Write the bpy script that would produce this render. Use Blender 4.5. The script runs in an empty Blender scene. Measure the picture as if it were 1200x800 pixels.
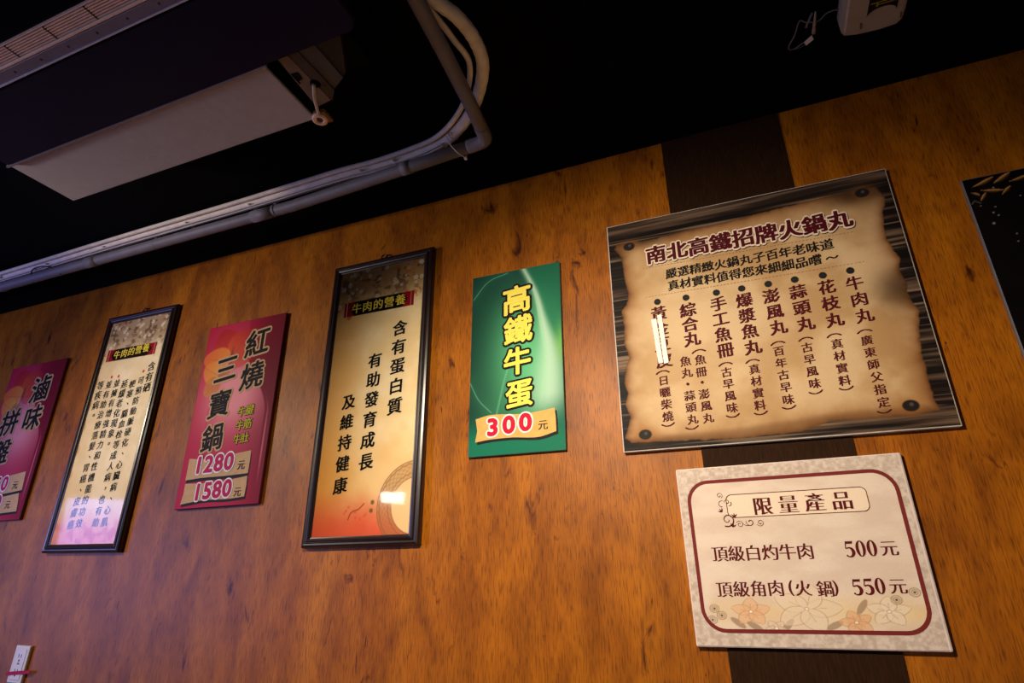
import bpy, bmesh, math, random
import numpy as np
from mathutils import Vector, Matrix

C = bpy.context.scene.collection
SC = bpy.context.scene

# ------------------------------------------------------------------ camera
cam_d = bpy.data.cameras.new('camera')
cam_d.sensor_width = 36.0
cam_d.lens = 685.566 / 1200.0 * 36.0
cam_d.clip_start = 0.02
cam = bpy.data.objects.new('camera', cam_d)
C.objects.link(cam)
R_ = Vector((0.92895888, 0.37009667, -0.00799101))
U_ = Vector((0.1475663, -0.35042793, 0.92489159))
F_ = Vector((-0.33949903, 0.86036546, 0.38014693))
m3 = Matrix((R_, U_, -F_)).transposed()
cam.matrix_world = Matrix.Translation((0, -1.6, 1.25)) @ m3.to_4x4()
SC.camera = cam

# ------------------------------------------------------------------ world, lights, exposure
SC.view_settings.view_transform = 'Standard'
SC.view_settings.look = 'None'
SC.view_settings.gamma = 1.0
SC.view_settings.exposure = 0.0
SC.view_settings.use_curve_mapping = False
w = bpy.data.worlds.new('world'); SC.world = w; w.use_nodes = True
bg = w.node_tree.nodes['Background']
bg.inputs['Color'].default_value = (0.75, 0.70, 0.85, 1)
bg.inputs['Strength'].default_value = 0.035


def lamp(name, kind, loc, target, energy, color, **kw):
    d = bpy.data.lights.new(name, kind)
    d.energy = energy; d.color = color
    for k, v in kw.items():
        setattr(d, k, v)
    o = bpy.data.objects.new(name, d); C.objects.link(o)
    o.location = loc
    o.rotation_euler = (Vector(target) - Vector(loc)).to_track_quat('-Z', 'Y').to_euler()
    return o


WARM = (1.0, 0.84, 0.62)
lamp('ceiling_spotlight', 'SPOT', (-0.55, -1.40, 2.14), (-0.20, 0.0, 0.98), 140, WARM,
     spot_size=math.radians(116), spot_blend=1.0, shadow_soft_size=0.06)
lamp('ceiling_spotlight', 'SPOT', (-2.70, -1.35, 2.14), (-1.55, 0.0, 1.30), 60, WARM,
     spot_size=math.radians(120), spot_blend=1.0, shadow_soft_size=0.06)
lamp('window_light', 'AREA', (-4.65, -2.25, 1.32), (-2.9, -0.3, 1.1), 30, (0.34, 0.36, 1.0),
     shape='RECTANGLE', size=1.6, size_y=1.2, spread=math.radians(130))
lamp('underside_fill_light', 'AREA', (0.3, -2.6, 0.7), (-0.6, -0.6, 2.5), 1.6, (1.0, 0.94, 0.92),
     shape='RECTANGLE', size=1.2, size_y=0.8)  # unseen fill added from below to brighten the air conditioner underside
lamp('strip_light', 'AREA', (-3.7, -4.15, 2.13), (-1.0, 0.0, 1.5), 3, (1.0, 0.93, 0.85),
     shape='RECTANGLE', size=0.24, size_y=0.10)

BOARDS = {'frame2': (-1.35132, 1.35444, 0.42687, 1.0113, -0.00255, 0.026), 'frame1': (-2.61427, 1.36914, 0.43059, 1.00881, -0.01588, 0.026), 'red': (-1.95179, 1.50158, 0.39336, 0.71937, 0.00451, 0.014), 'green': (-0.77318, 1.59654, 0.30873, 0.61026, -0.00785, 0.012), 'big': (-0.30294, 1.57223, 0.77323, 0.7177, -0.00536, 0.016), 'lim': (-0.16856, 1.10638, 0.50834, 0.41061, 0.00629, 0.016), 'red2': (-3.21839, 1.50519, 0.39336, 0.71651, 0.0, 0.014), 'black': (0.62592, 1.62342, 0.5, 0.57954, 0.0, 0.012)}
RUNS = {'frame2': [('head', '牛肉的營養', [0.1179, 0.822, 0.3022, 0.8235], 0.0431, 1.0), ('kai', '含有蛋白質', [0.3089, 0.7137, 0.3104, 0.4333], 0.0583, 1.0), ('kai', '有助發育成長', [0.2177, 0.6062, 0.2169, 0.259], 0.0559, 1.0), ('kai', '及維持健康', [0.1258, 0.4689, 0.1265, 0.1882], 0.0545, 1.0)], 'frame1': [('head', '牛肉的營養', [0.1204, 0.8152, 0.2951, 0.8246], 0.0415, 1.0), ('kai', '含有硒', [0.3581, 0.7331, 0.3614, 0.6403], 0.0431, 1.0), ('kai', '可預防動脈硬化、心臟病、心肌', [0.3151, 0.6755, 0.3151, 0.1101], 0.0361, 1.0), ('kai', '梗塞、腦血栓等成人病，也有助', [0.2675, 0.6664, 0.2659, 0.1093], 0.0363, 1.0), ('kai', '延緩老化現象。', [0.219, 0.6718, 0.2186, 0.4171], 0.0388, 1.0), ('kai', '並擁有增強精力和性機能的功效', [0.1689, 0.68, 0.1715, 0.1086], 0.0369, 1.0), ('kai', '並有助治療落髮、胃癌、皮膚癌', [0.1195, 0.6794, 0.1248, 0.1045], 0.0371, 1.0), ('kai', '等疾病。', [0.0667, 0.6816, 0.0749, 0.5481], 0.0407, 1.0)], 'red': [('brush', '紅', [0.2705, 0.6131, 0.2705, 0.6131], 0.119, 1.0), ('brush', '燒', [0.27, 0.4793, 0.27, 0.4793], 0.1132, 1.0), ('brush', '三', [0.1321, 0.5237, 0.1321, 0.5237], 0.1175, 1.0), ('brush', '寶', [0.1308, 0.3839, 0.1308, 0.3839], 0.1116, 1.0), ('brush', '鍋', [0.1274, 0.2538, 0.1274, 0.2538], 0.1062, 1.0), ('sub', '牛腱', [0.2495, 0.3388, 0.2884, 0.3427], 0.0407, 1.0), ('sub', '牛筋', [0.2513, 0.2871, 0.2886, 0.2904], 0.0399, 1.0), ('sub', '牛肚', [0.2505, 0.2357, 0.2864, 0.2383], 0.0391, 1.0), ('price', '1280', [0.0867, 0.1544, 0.23, 0.1569], 0.0841, 1.02), ('unit', '元', [0.2904, 0.1401, 0.2904, 0.1401], 0.0358, 1.0), ('price', '1580', [0.1051, 0.0565, 0.2424, 0.0621], 0.0807, 1.02), ('unit', '元', [0.2928, 0.0465, 0.2928, 0.0465], 0.0345, 1.0)], 'green': [('yellow', '高', [0.1609, 0.5005, 0.1609, 0.5005], 0.1024, 1.0), ('yellow', '鐵', [0.1652, 0.3942, 0.1652, 0.3942], 0.098, 1.0), ('yellow', '牛', [0.1619, 0.2889, 0.1619, 0.2889], 0.0939, 1.0), ('yellow', '蛋', [0.1677, 0.1834, 0.1677, 0.1834], 0.0898, 1.0), ('price', '300', [0.0812, 0.0863, 0.1871, 0.092], 0.0709, 1.12), ('unit', '元', [0.2414, 0.0792, 0.2414, 0.0792], 0.031, 1.0)], 'big': [('title', '南北高鐵招牌火鍋丸', [0.1429, 0.5872, 0.635, 0.5859], 0.0611, 1.0), ('kai', '嚴選精緻火鍋丸子百年老味道', [0.1806, 0.5151, 0.5918, 0.5172], 0.0344, 1.0), ('kai', '真材實料值得您來細細品嚐', [0.1831, 0.4753, 0.5564, 0.4773], 0.034, 1.0), ('kai', '～', [0.5971, 0.4761, 0.5971, 0.4761], 0.0324, 1.0), ('menu', '黃金豆皮', [0.1326, 0.3933, 0.1338, 0.2488], 0.046, 1.0), ('menu', '日曬柴燒', [0.1263, 0.1901, 0.1274, 0.0883], 0.0298, 1.0), ('menu', '︵', [0.1259, 0.2145, 0.1259, 0.2145], 0.0385, 1.0), ('menu', '︶', [0.1261, 0.065, 0.1261, 0.065], 0.036, 1.0), ('menu', '綜合丸', [0.214, 0.3898, 0.2148, 0.3006], 0.0458, 1.0), ('menu', '︵', [0.2282, 0.2623, 0.2282, 0.2623], 0.0385, 1.0), ('menu', '魚', [0.2295, 0.2371, 0.2295, 0.2371], 0.0305, 1.0), ('menu', '冊', [0.2279, 0.2022, 0.2279, 0.2022], 0.03, 1.0), ('menu', '·', [0.2269, 0.1723, 0.2269, 0.1723], 0.0296, 1.0), ('menu', '澎', [0.2276, 0.1392, 0.2276, 0.1392], 0.0292, 1.0), ('menu', '風', [0.2288, 0.1066, 0.2288, 0.1066], 0.0287, 1.0), ('menu', '丸', [0.2298, 0.0735, 0.2298, 0.0735], 0.0283, 1.0), ('menu', '魚', [0.1903, 0.2379, 0.1903, 0.2379], 0.0307, 1.0), ('menu', '丸', [0.1903, 0.2042, 0.1903, 0.2042], 0.0303, 1.0), ('menu', '·', [0.1893, 0.1718, 0.1893, 0.1718], 0.0298, 1.0), ('menu', '蒜', [0.1899, 0.1391, 0.1899, 0.1391], 0.0294, 1.0), ('menu', '頭', [0.1899, 0.107, 0.1899, 0.107], 0.029, 1.0), ('menu', '丸', [0.1903, 0.0742, 0.1903, 0.0742], 0.0285, 1.0), ('menu', '︶', [0.1865, 0.051, 0.1865, 0.051], 0.0353, 1.0), ('menu', '手工魚冊', [0.2968, 0.3938, 0.2971, 0.2557], 0.0446, 1.0), ('menu', '︵', [0.2918, 0.2156, 0.2918, 0.2156], 0.0372, 1.0), ('menu', '古早風味', [0.2913, 0.1927, 0.2921, 0.0943], 0.0288, 1.0), ('menu', '︶', [0.2916, 0.0727, 0.2916, 0.0727], 0.0348, 1.0), ('menu', '爆漿魚丸', [0.3647, 0.393, 0.3661, 0.2536], 0.0439, 1.0), ('menu', '︵', [0.3593, 0.2149, 0.3593, 0.2149], 0.0366, 1.0), ('menu', '真材實料', [0.3609, 0.1919, 0.3599, 0.094], 0.0283, 1.0), ('menu', '︶', [0.359, 0.0727, 0.359, 0.0727], 0.0343, 1.0), ('menu', '澎風丸', [0.4331, 0.3925, 0.4362, 0.2998], 0.0437, 1.0), ('menu', '︵', [0.4277, 0.2558, 0.4277, 0.2558], 0.0368, 1.0), ('menu', '百年古早味', [0.4265, 0.2331, 0.4274, 0.1015], 0.0282, 1.0), ('menu', '︶', [0.4262, 0.0805, 0.4262, 0.0805], 0.0339, 1.0), ('menu', '蒜頭丸', [0.4994, 0.3926, 0.5019, 0.2994], 0.0431, 1.0), ('menu', '︵', [0.4944, 0.257, 0.4944, 0.257], 0.0362, 1.0), ('menu', '古早風味', [0.4936, 0.2334, 0.494, 0.1358], 0.028, 1.0), ('menu', '︶', [0.4926, 0.1125, 0.4926, 0.1125], 0.0339, 1.0), ('menu', '花枝丸', [0.5688, 0.3935, 0.5696, 0.2989], 0.0424, 1.0), ('menu', '︵', [0.5602, 0.2568, 0.5602, 0.2568], 0.0357, 1.0), ('menu', '真材實料', [0.5626, 0.233, 0.561, 0.1353], 0.0276, 1.0), ('menu', '︶', [0.561, 0.1144, 0.561, 0.1144], 0.0334, 1.0), ('menu', '牛肉丸', [0.6335, 0.392, 0.6372, 0.2992], 0.0418, 1.0), ('menu', '︵', [0.6287, 0.257, 0.6287, 0.257], 0.0352, 1.0), ('menu', '廣東師父指定', [0.629, 0.2322, 0.6316, 0.0719], 0.0267, 1.0), ('menu', '︶', [0.6288, 0.0487, 0.6288, 0.0487], 0.0318, 1.0)], 'lim': [('ming', '限量產品', [0.1942, 0.3083, 0.3666, 0.3112], 0.0454, 1.0), ('ming', '頂級白灼牛肉', [0.0804, 0.2022, 0.2686, 0.2025], 0.0382, 1.0), ('mingb', '500', [0.3604, 0.2044, 0.4046, 0.2048], 0.041, 1.0), ('ming', '元', [0.4379, 0.2042, 0.4379, 0.2042], 0.0358, 1.0), ('ming', '頂級角肉', [0.0794, 0.1232, 0.1925, 0.1249], 0.0371, 1.0), ('ming', '(', [0.2245, 0.1245, 0.2245, 0.1245], 0.0363, 1.0), ('ming', '火鍋', [0.2495, 0.1243, 0.2946, 0.1225], 0.0358, 1.0), ('ming', ')', [0.316, 0.1234, 0.316, 0.1234], 0.0354, 1.0), ('mingb', '550', [0.359, 0.1253, 0.4031, 0.1269], 0.0393, 1.0), ('ming', '元', [0.4371, 0.1266, 0.4371, 0.1266], 0.0344, 1.0)], 'red2': [('brush', '滷', [0.2668, 0.5827, 0.2668, 0.5827], 0.1304, 1.0), ('brush', '味', [0.2724, 0.4449, 0.2724, 0.4449], 0.1243, 1.0), ('brush', '拼', [0.1168, 0.4393, 0.1168, 0.4393], 0.1265, 1.0), ('brush', '盤', [0.1233, 0.301, 0.1233, 0.301], 0.1205, 1.0), ('price', '50', [0.1726, 0.156, 0.2253, 0.1574], 0.0818, 1.02), ('unit', '元', [0.3, 0.1467, 0.3, 0.1467], 0.0371, 1.0), ('price', '0', [0.2185, 0.0783, 0.2185, 0.0783], 0.0792, 1.02), ('unit', '元', [0.2904, 0.0653, 0.2904, 0.0653], 0.036, 1.0)], 'black': []}
PTS = {'big': {'dots': [(0.1324, 0.4299), (0.2131, 0.4285), (0.2961, 0.4286), (0.3633, 0.4289), (0.4316, 0.4292), (0.498, 0.4295), (0.5661, 0.4284), (0.6311, 0.4293)], 'dash1': [(0.102, 0.5465), (0.6632, 0.5412)], 'dash2': [(0.102, 0.45), (0.667, 0.4486)], 'nails': [(0.0653, 0.6317), (0.7043, 0.6549), (0.0633, 0.0441), (0.6847, 0.0576)], 'parch': [(0.0275, 0.6473), (0.0203, 0.6316), (0.0417, 0.5961), (0.0412, 0.5493), (0.0464, 0.5023), (0.0524, 0.4688), (0.0415, 0.439), (0.0253, 0.4187), (0.0316, 0.3664), (0.026, 0.316), (0.0377, 0.2703), (0.0283, 0.2469), (0.0184, 0.1935), (0.0247, 0.1629), (0.0168, 0.1344), (0.0276, 0.0927), (0.0166, 0.0596), (0.0066, 0.038), (0.0249, 0.0241), (0.1478, 0.0203), (0.298, 0.0126), (0.4401, 0.018), (0.5076, 0.037), (0.5944, 0.0359), (0.6775, 0.0348), (0.7395, 0.0415), (0.7357, 0.0506), (0.7338, 0.0851), (0.7349, 0.125), (0.735, 0.1608), (0.7382, 0.202), (0.7435, 0.2438), (0.7563, 0.2906), (0.7484, 0.3086), (0.7427, 0.3325), (0.7459, 0.3751), (0.7388, 0.4096), (0.7479, 0.4413), (0.7375, 0.4721), (0.731, 0.5025), (0.7331, 0.5432), (0.7386, 0.5839), (0.7538, 0.6258), (0.739, 0.6673), (0.655, 0.6654), (0.5679, 0.6634), (0.4669, 0.6575), (0.3781, 0.6507), (0.2587, 0.647), (0.1103, 0.6418)], 'tape1': [(0.1096, 0.376), (0.1243, 0.3786), (0.1303, 0.242), (0.1178, 0.2401)], 'tape2': [(0.1279, 0.3864), (0.1402, 0.3887), (0.1456, 0.2399), (0.1326, 0.2375)]}, 'lim': {'border_tl': [(0.0245, 0.3456), (0.0715, 0.3794)], 'border_br': [(0.4844, 0.0686), (0.4426, 0.0299)], 'border_x': [(0.0215, 0.3064), (0.0287, 0.0628), (0.4856, 0.3365), (0.4857, 0.0681)], 'titlebox': [(0.1115, 0.2808), (0.4077, 0.2858), (0.425, 0.3392), (0.1121, 0.3382)], 'flowers': [(0.1309, 0.0751), (0.2491, 0.0809), (0.4096, 0.0757), (0.343, 0.054), (0.1799, 0.0411)], 'rings': [(0.0515, 0.0818), (0.0658, 0.0672), (0.044, 0.0575), (0.4657, 0.1134), (0.4285, 0.0988)], 'orn': [(0.098, 0.3402), (0.0933, 0.317), (0.1025, 0.2819), (0.1298, 0.2678), (0.161, 0.2734), (0.1809, 0.2696), (0.1135, 0.3187), (0.0955, 0.3024), (0.127, 0.2864), (0.1183, 0.2655)]}, 'green': {'ribbon': [(0.024, 0.1156), (0.0793, 0.1248), (0.171, 0.1183), (0.225, 0.1206), (0.2781, 0.1268), (0.281, 0.0945), (0.2812, 0.0566), (0.2236, 0.0441), (0.1435, 0.0497), (0.0747, 0.0491), (0.0241, 0.0442), (0.0304, 0.079)], 'sw': [(0.183, 0.6135), (0.225, 0.5155), (0.2504, 0.3947), (0.2662, 0.2998), (0.2634, 0.194), (0.2527, 0.1101)], 'sw2': [(0.0934, 0.1261), (0.1202, 0.238), (0.1434, 0.2988)], 'arc': [(0.0067, 0.5257), (0.0585, 0.5834), (0.1287, 0.6039)], 'arc2': [(0.0018, 0.2344), (0.0321, 0.1765), (0.0749, 0.1323)]}, 'red': {'rib1': [(0.0311, 0.1825), (0.1018, 0.1756), (0.2078, 0.1798), (0.3249, 0.1885), (0.3267, 0.1548), (0.3262, 0.1082), (0.2247, 0.106), (0.1191, 0.1068), (0.0317, 0.103), (0.0319, 0.1435)], 'rib2': [(0.0351, 0.0907), (0.1241, 0.0866), (0.2285, 0.0891), (0.3256, 0.0986), (0.3283, 0.0678), (0.3266, 0.0284), (0.2434, 0.0239), (0.1393, 0.0262), (0.0293, 0.017), (0.0358, 0.0529)], 'fl': [(0.1044, 0.6011), (0.0437, 0.5516), (0.0704, 0.5015), (0.1667, 0.545), (0.3572, 0.1718), (0.3097, 0.4138)]}, 'red2': {'rib1': [(-0.0967, 0.1681), (0.0775, 0.1814), (0.2282, 0.1892), (0.3439, 0.2013), (0.3491, 0.1634), (0.3541, 0.1225), (0.2474, 0.1138), (0.0972, 0.1083), (-0.0671, 0.0813), (-0.0818, 0.1243)], 'rib2': [(-0.0565, 0.0628), (0.107, 0.09), (0.2353, 0.1005), (0.3416, 0.1106), (0.3534, 0.0712), (0.3603, 0.0348), (0.2523, 0.0308), (0.1227, 0.0252), (-0.0385, -0.0027), (-0.0457, 0.0268)]}, 'frame2': {'band': [(0.0635, 0.793), (0.3569, 0.7949), (0.3566, 0.8509), (0.0628, 0.8521)], 'inner': [(0.0278, 0.0308), (0.3891, 0.0299), (0.3815, 0.9783), (0.0342, 0.9814)], 'plate': [(0.4075, 0.1144), (0.2746, 0.1209), (0.2542, 0.1296), (0.2513, 0.1047), (0.178, 0.1016), (0.223, 0.1266), (0.1684, 0.0807)]}, 'frame1': {'band': [(0.0596, 0.7877), (0.3553, 0.7899), (0.3571, 0.846), (0.0527, 0.8408)], 'inner': [(0.04, 0.025), (0.376, 0.0302), (0.3806, 0.9739), (0.0246, 0.9793)], 'reddots': [(0.316, 0.7157), (0.1674, 0.7113), (0.1241, 0.7126)]}}


# ------------------------------------------------------------------ helpers
def lin(c):
    c = np.asarray(c, float) / 255.0
    return np.where(c <= 0.04045, c / 12.92, ((c + 0.055) / 1.055) ** 2.4)


def L4(c):
    r = lin(c)
    return (float(r[0]), float(r[1]), float(r[2]), 1.0)


def mat(name, rgb, rough=0.5, metal=0.0, var=0.12, scale=40.0, spec=0.5, bump=0.0, stretch=None):
    """plain coloured surface with a slight procedural mottle"""
    m = bpy.data.materials.new(name); m.use_nodes = True
    nt = m.node_tree; N = nt.nodes; b = N['Principled BSDF']
    tc = N.new('ShaderNodeTexCoord'); mp = N.new('ShaderNodeMapping')
    nt.links.new(tc.outputs['Object'], mp.inputs['Vector'])
    if stretch:
        mp.inputs['Scale'].default_value = stretch
    nz = N.new('ShaderNodeTexNoise'); nz.inputs['Scale'].default_value = scale
    nz.inputs['Detail'].default_value = 5
    nt.links.new(mp.outputs['Vector'], nz.inputs['Vector'])
    rp = N.new('ShaderNodeValToRGB')
    c = L4(rgb)
    rp.color_ramp.elements[0].position = 0.3; rp.color_ramp.elements[1].position = 0.7
    rp.color_ramp.elements[0].color = tuple(v * (1 - var) for v in c[:3]) + (1,)
    rp.color_ramp.elements[1].color = tuple(min(1, v * (1 + var)) for v in c[:3]) + (1,)
    nt.links.new(nz.outputs['Fac'], rp.inputs['Fac'])
    nt.links.new(rp.outputs['Color'], b.inputs['Base Color'])
    b.inputs['Roughness'].default_value = rough
    b.inputs['Metallic'].default_value = metal
    b.inputs['Specular IOR Level'].default_value = spec
    if bump:
        bp = N.new('ShaderNodeBump'); bp.inputs['Strength'].default_value = bump
        bp.inputs['Distance'].default_value = 0.002
        nt.links.new(nz.outputs['Fac'], bp.inputs['Height'])
        nt.links.new(bp.outputs['Normal'], b.inputs['Normal'])
    return m


def obj(name, me, material=None, parent=None, smooth=False):
    if isinstance(me, bmesh.types.BMesh):
        bm = me; me = bpy.data.meshes.new(name); bm.to_mesh(me); bm.free()
    o = bpy.data.objects.new(name, me); C.objects.link(o)
    if material:
        me.materials.append(material)
    if parent:
        o.parent = parent
    if smooth:
        for p in me.polygons:
            p.use_smooth = True
    return o


def thing(name, label, cat, loc=(0, 0, 0), rot=(0, 0, 0), group=None):
    o = bpy.data.objects.new(name, None); C.objects.link(o)
    o.empty_display_size = 0.05
    o.location = loc; o.rotation_euler = rot
    o['label'] = label; o['category'] = cat
    if group:
        o['group'] = group
    return o


def tag(o, label, cat, group=None):
    o['label'] = label; o['category'] = cat
    if group:
        o['group'] = group
    return o


def add_box(bm, x0, x1, y0, y1, z0, z1, bev=0.0, seg=2):
    vs = [bm.verts.new((x, y, z)) for x in (x0, x1) for y in (y0, y1) for z in (z0, z1)]
    q = [(0, 1, 3, 2), (4, 6, 7, 5), (0, 4, 5, 1), (2, 3, 7, 6), (0, 2, 6, 4), (1, 5, 7, 3)]
    fs = [bm.faces.new([vs[i] for i in f]) for f in q]
    if bev:
        es = list({e for f in fs for e in f.edges})
        bmesh.ops.bevel(bm, geom=es, offset=bev, segments=seg, affect='EDGES', profile=0.5)
    return bm


def box(*a, **k):
    return add_box(bmesh.new(), *a, **k)


def smooth_path(pts, n=8):
    """Catmull-Rom through the points"""
    P = [Vector(p) for p in pts]
    if len(P) < 3:
        return P
    P = [P[0] * 2 - P[1]] + P + [P[-1] * 2 - P[-2]]
    out = []
    for i in range(1, len(P) - 2):
        a, b, c, d = P[i - 1:i + 3]
        for k in range(n):
            t = k / n
            out.append(0.5 * ((2 * b) + (c - a) * t + (2 * a - 5 * b + 4 * c - d) * t * t + (3 * b - a - 3 * c + d) * t ** 3))
    out.append(P[-2])
    return out


def add_tube(bm, path, r, seg=14, cap=True, ripple=0.0, period=3):
    path = [Vector(p) for p in path]
    rings = []
    up = Vector((0, 0, 1))
    for i, p in enumerate(path):
        t = (path[min(i + 1, len(path) - 1)] - path[max(i - 1, 0)]).normalized()
        a = t.cross(up)
        if a.length < 1e-3:
            a = t.cross(Vector((1, 0, 0)))
        a.normalize(); b = a.cross(t).normalized()
        rr = (r[i] if isinstance(r, (list, tuple)) else r) * (1 + ripple * (1 if (i // period) % 2 else -1))
        rings.append([bm.verts.new(p + a * math.cos(2 * math.pi * k / seg) * rr + b * math.sin(2 * math.pi * k / seg) * rr) for k in range(seg)])
    for r0, r1 in zip(rings, rings[1:]):
        for k in range(seg):
            bm.faces.new((r0[k], r1[k], r1[(k + 1) % seg], r0[(k + 1) % seg]))
    if cap:
        bm.faces.new(rings[0]); bm.faces.new(rings[-1][::-1])
    bmesh.ops.recalc_face_normals(bm, faces=bm.faces)
    return bm


def add_lathe(bm, prof, seg=32, mtx=Matrix.Identity(4)):
    """prof: (radius, height) pairs about local z"""
    rings = []
    for r, h in prof:
        rings.append([bm.verts.new(mtx @ Vector((r * math.cos(2 * math.pi * k / seg), r * math.sin(2 * math.pi * k / seg), h))) for k in range(seg)])
    for a, b in zip(rings, rings[1:]):
        for k in range(seg):
            bm.faces.new((a[k], a[(k + 1) % seg], b[(k + 1) % seg], b[k]))
    bmesh.ops.recalc_face_normals(bm, faces=bm.faces)
    return bm


def add_prism(bm, poly, a0, a1, axes='xzy'):
    """extrude a 2-D outline between a0 and a1 along the third axis"""
    ix = ['xyz'.index(c) for c in axes]
    def mk(p, a):
        v = [0, 0, 0]; v[ix[0]], v[ix[1]], v[ix[2]] = p[0], p[1], a
        return bm.verts.new(v)
    A = [mk(p, a0) for p in poly]; B = [mk(p, a1) for p in poly]
    fs = [bm.faces.new(A), bm.faces.new(B[::-1])]
    n = len(poly)
    for i in range(n):
        fs.append(bm.faces.new((A[i], B[i], B[(i + 1) % n], A[(i + 1) % n])))
    bmesh.ops.recalc_face_normals(bm, faces=fs)
    return bm


def rrect(x0, x1, z0, z1, r, n=8):
    out = []
    for cx, cz, a in ((x1 - r, z1 - r, 0), (x0 + r, z1 - r, 90), (x0 + r, z0 + r, 180), (x1 - r, z0 + r, 270)):
        for k in range(n + 1):
            t = math.radians(a + 90 * k / n)
            out.append((cx + r * math.cos(t), cz + r * math.sin(t)))
    return out


# ---- printed sheets: a grid whose colour attribute is computed from formulas
rng = np.random.RandomState(7)


def vnoise(x, y, seed=0):
    r = np.random.RandomState(seed).rand(256, 256)
    xi = np.floor(x).astype(int); yi = np.floor(y).astype(int)
    fx = x - xi; fy = y - yi
    fx = fx * fx * (3 - 2 * fx); fy = fy * fy * (3 - 2 * fy)
    g = lambda a, b: r[a % 256, b % 256]
    return (g(xi, yi) * (1 - fx) + g(xi + 1, yi) * fx) * (1 - fy) + (g(xi, yi + 1) * (1 - fx) + g(xi + 1, yi + 1) * fx) * fy


def fbm(x, y, seed=0, octs=4):
    s = 0; a = 0.5; t = 0
    for i in range(octs):
        s = s + a * vnoise(x * 2 ** i, y * 2 ** i, seed + i); t += a; a *= 0.5
    return s / t


def sstep(a, b, x):
    t = np.clip((x - a) / (b - a), 0, 1)
    return t * t * (3 - 2 * t)


def mix(a, b, f):
    a = np.asarray(a, float); b = np.asarray(b, float)
    return a * (1 - f[..., None]) + b * f[..., None]


def poly_sd(px, py, poly):
    """signed distance to a polygon, positive inside"""
    d = np.full(px.shape, 1e9); ins = np.zeros(px.shape, bool)
    n = len(poly)
    for i in range(n):
        ax, ay = poly[i]; bx, by = poly[(i + 1) % n]
        ex, ey = bx - ax, by - ay
        t = np.clip(((px - ax) * ex + (py - ay) * ey) / (ex * ex + ey * ey + 1e-12), 0, 1)
        d = np.minimum(d, np.hypot(px - ax - t * ex, py - ay - t * ey))
        c = ((ay > py) != (by > py)) & (px < (bx - ax) * (py - ay) / (by - ay + 1e-12) + ax)
        ins ^= c
    return np.where(ins, d, -d)


def line_d(px, py, pts):
    d = np.full(px.shape, 1e9)
    for (ax, ay), (bx, by) in zip(pts, pts[1:]):
        ex, ey = bx - ax, by - ay
        t = np.clip(((px - ax) * ex + (py - ay) * ey) / (ex * ex + ey * ey + 1e-12), 0, 1)
        d = np.minimum(d, np.hypot(px - ax - t * ex, py - ay - t * ey))
    return d


def sm2(pts, n=10):
    return [(v.x, v.y) for v in smooth_path([(p[0], p[1], 0) for p in pts], n)]


PRINT = {}


def print_mat(rough):
    if rough in PRINT:
        return PRINT[rough]
    m = bpy.data.materials.new('printed_sheet'); m.use_nodes = True
    nt = m.node_tree; N = nt.nodes; b = N['Principled BSDF']
    at = N.new('ShaderNodeAttribute'); at.attribute_name = 'ink'
    tc = N.new('ShaderNodeTexCoord'); nz = N.new('ShaderNodeTexNoise'); nz.inputs['Scale'].default_value = 350
    nt.links.new(tc.outputs['Object'], nz.inputs['Vector'])
    mr = N.new('ShaderNodeMapRange'); mr.inputs['To Min'].default_value = 0.93; mr.inputs['To Max'].default_value = 1.07
    nt.links.new(nz.outputs['Fac'], mr.inputs['Value'])
    mx = N.new('ShaderNodeVectorMath'); mx.operation = 'SCALE'
    nt.links.new(at.outputs['Color'], mx.inputs[0]); nt.links.new(mr.outputs['Result'], mx.inputs['Scale'])
    nt.links.new(mx.outputs['Vector'], b.inputs['Base Color'])
    b.inputs['Roughness'].default_value = rough
    b.inputs['Specular IOR Level'].default_value = 0.12
    PRINT[rough] = m
    return m


def print_sheet(name, x0, x1, z0, z1, y, step, fn, parent, rough=0.55):
    nx = max(2, int((x1 - x0) / step)) + 1; nz = max(2, int((z1 - z0) / step)) + 1
    X, Z = np.meshgrid(np.linspace(x0, x1, nx), np.linspace(z0, z1, nz))
    rgb = lin(np.clip(fn(X, Z), 0, 255)).reshape(-1, 3)
    co = np.stack([X.ravel(), np.full(X.size, y), Z.ravel()], 1)
    i = np.arange(nx * nz).reshape(nz, nx)
    q = np.stack([i[:-1, :-1], i[:-1, 1:], i[1:, 1:], i[1:, :-1]], -1).reshape(-1, 4)
    me = bpy.data.meshes.new(name)
    me.from_pydata([], [], [])
    me.vertices.add(len(co)); me.vertices.foreach_set('co', co.ravel().astype(np.float32))
    me.loops.add(q.size); me.loops.foreach_set('vertex_index', q.ravel().astype(np.int32))
    me.polygons.add(len(q)); me.polygons.foreach_set('loop_start', np.arange(0, q.size, 4, dtype=np.int32))
    me.update(calc_edges=True)
    a = me.color_attributes.new('ink', 'FLOAT_COLOR', 'POINT')
    a.data.foreach_set('color', np.concatenate([rgb, np.ones((len(rgb), 1))], 1).ravel().astype(np.float32))
    return obj(name, me, print_mat(rough), parent)


# ---- lettering: flat glyph outlines, cleaned into one mesh per line group
_tc = bpy.data.curves.new('glyph', 'FONT'); _to = bpy.data.objects.new('glyph', _tc); C.objects.link(_to)
_tc.resolution_u = 4
_cache = {}


def glyph(ch, off):
    k = (ch, off)
    if k not in _cache:
        _tc.body = ch; _tc.offset = off
        bpy.context.view_layer.update()
        me = _to.evaluated_get(bpy.context.evaluated_depsgraph_get()).to_mesh()
        v = np.array([(p.co.x, p.co.y) for p in me.vertices]); f = [tuple(p.vertices) for p in me.polygons]
        _to.evaluated_get(bpy.context.evaluated_depsgraph_get()).to_mesh_clear()
        _cache[k] = (v, f)
    return _cache[k]


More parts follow.
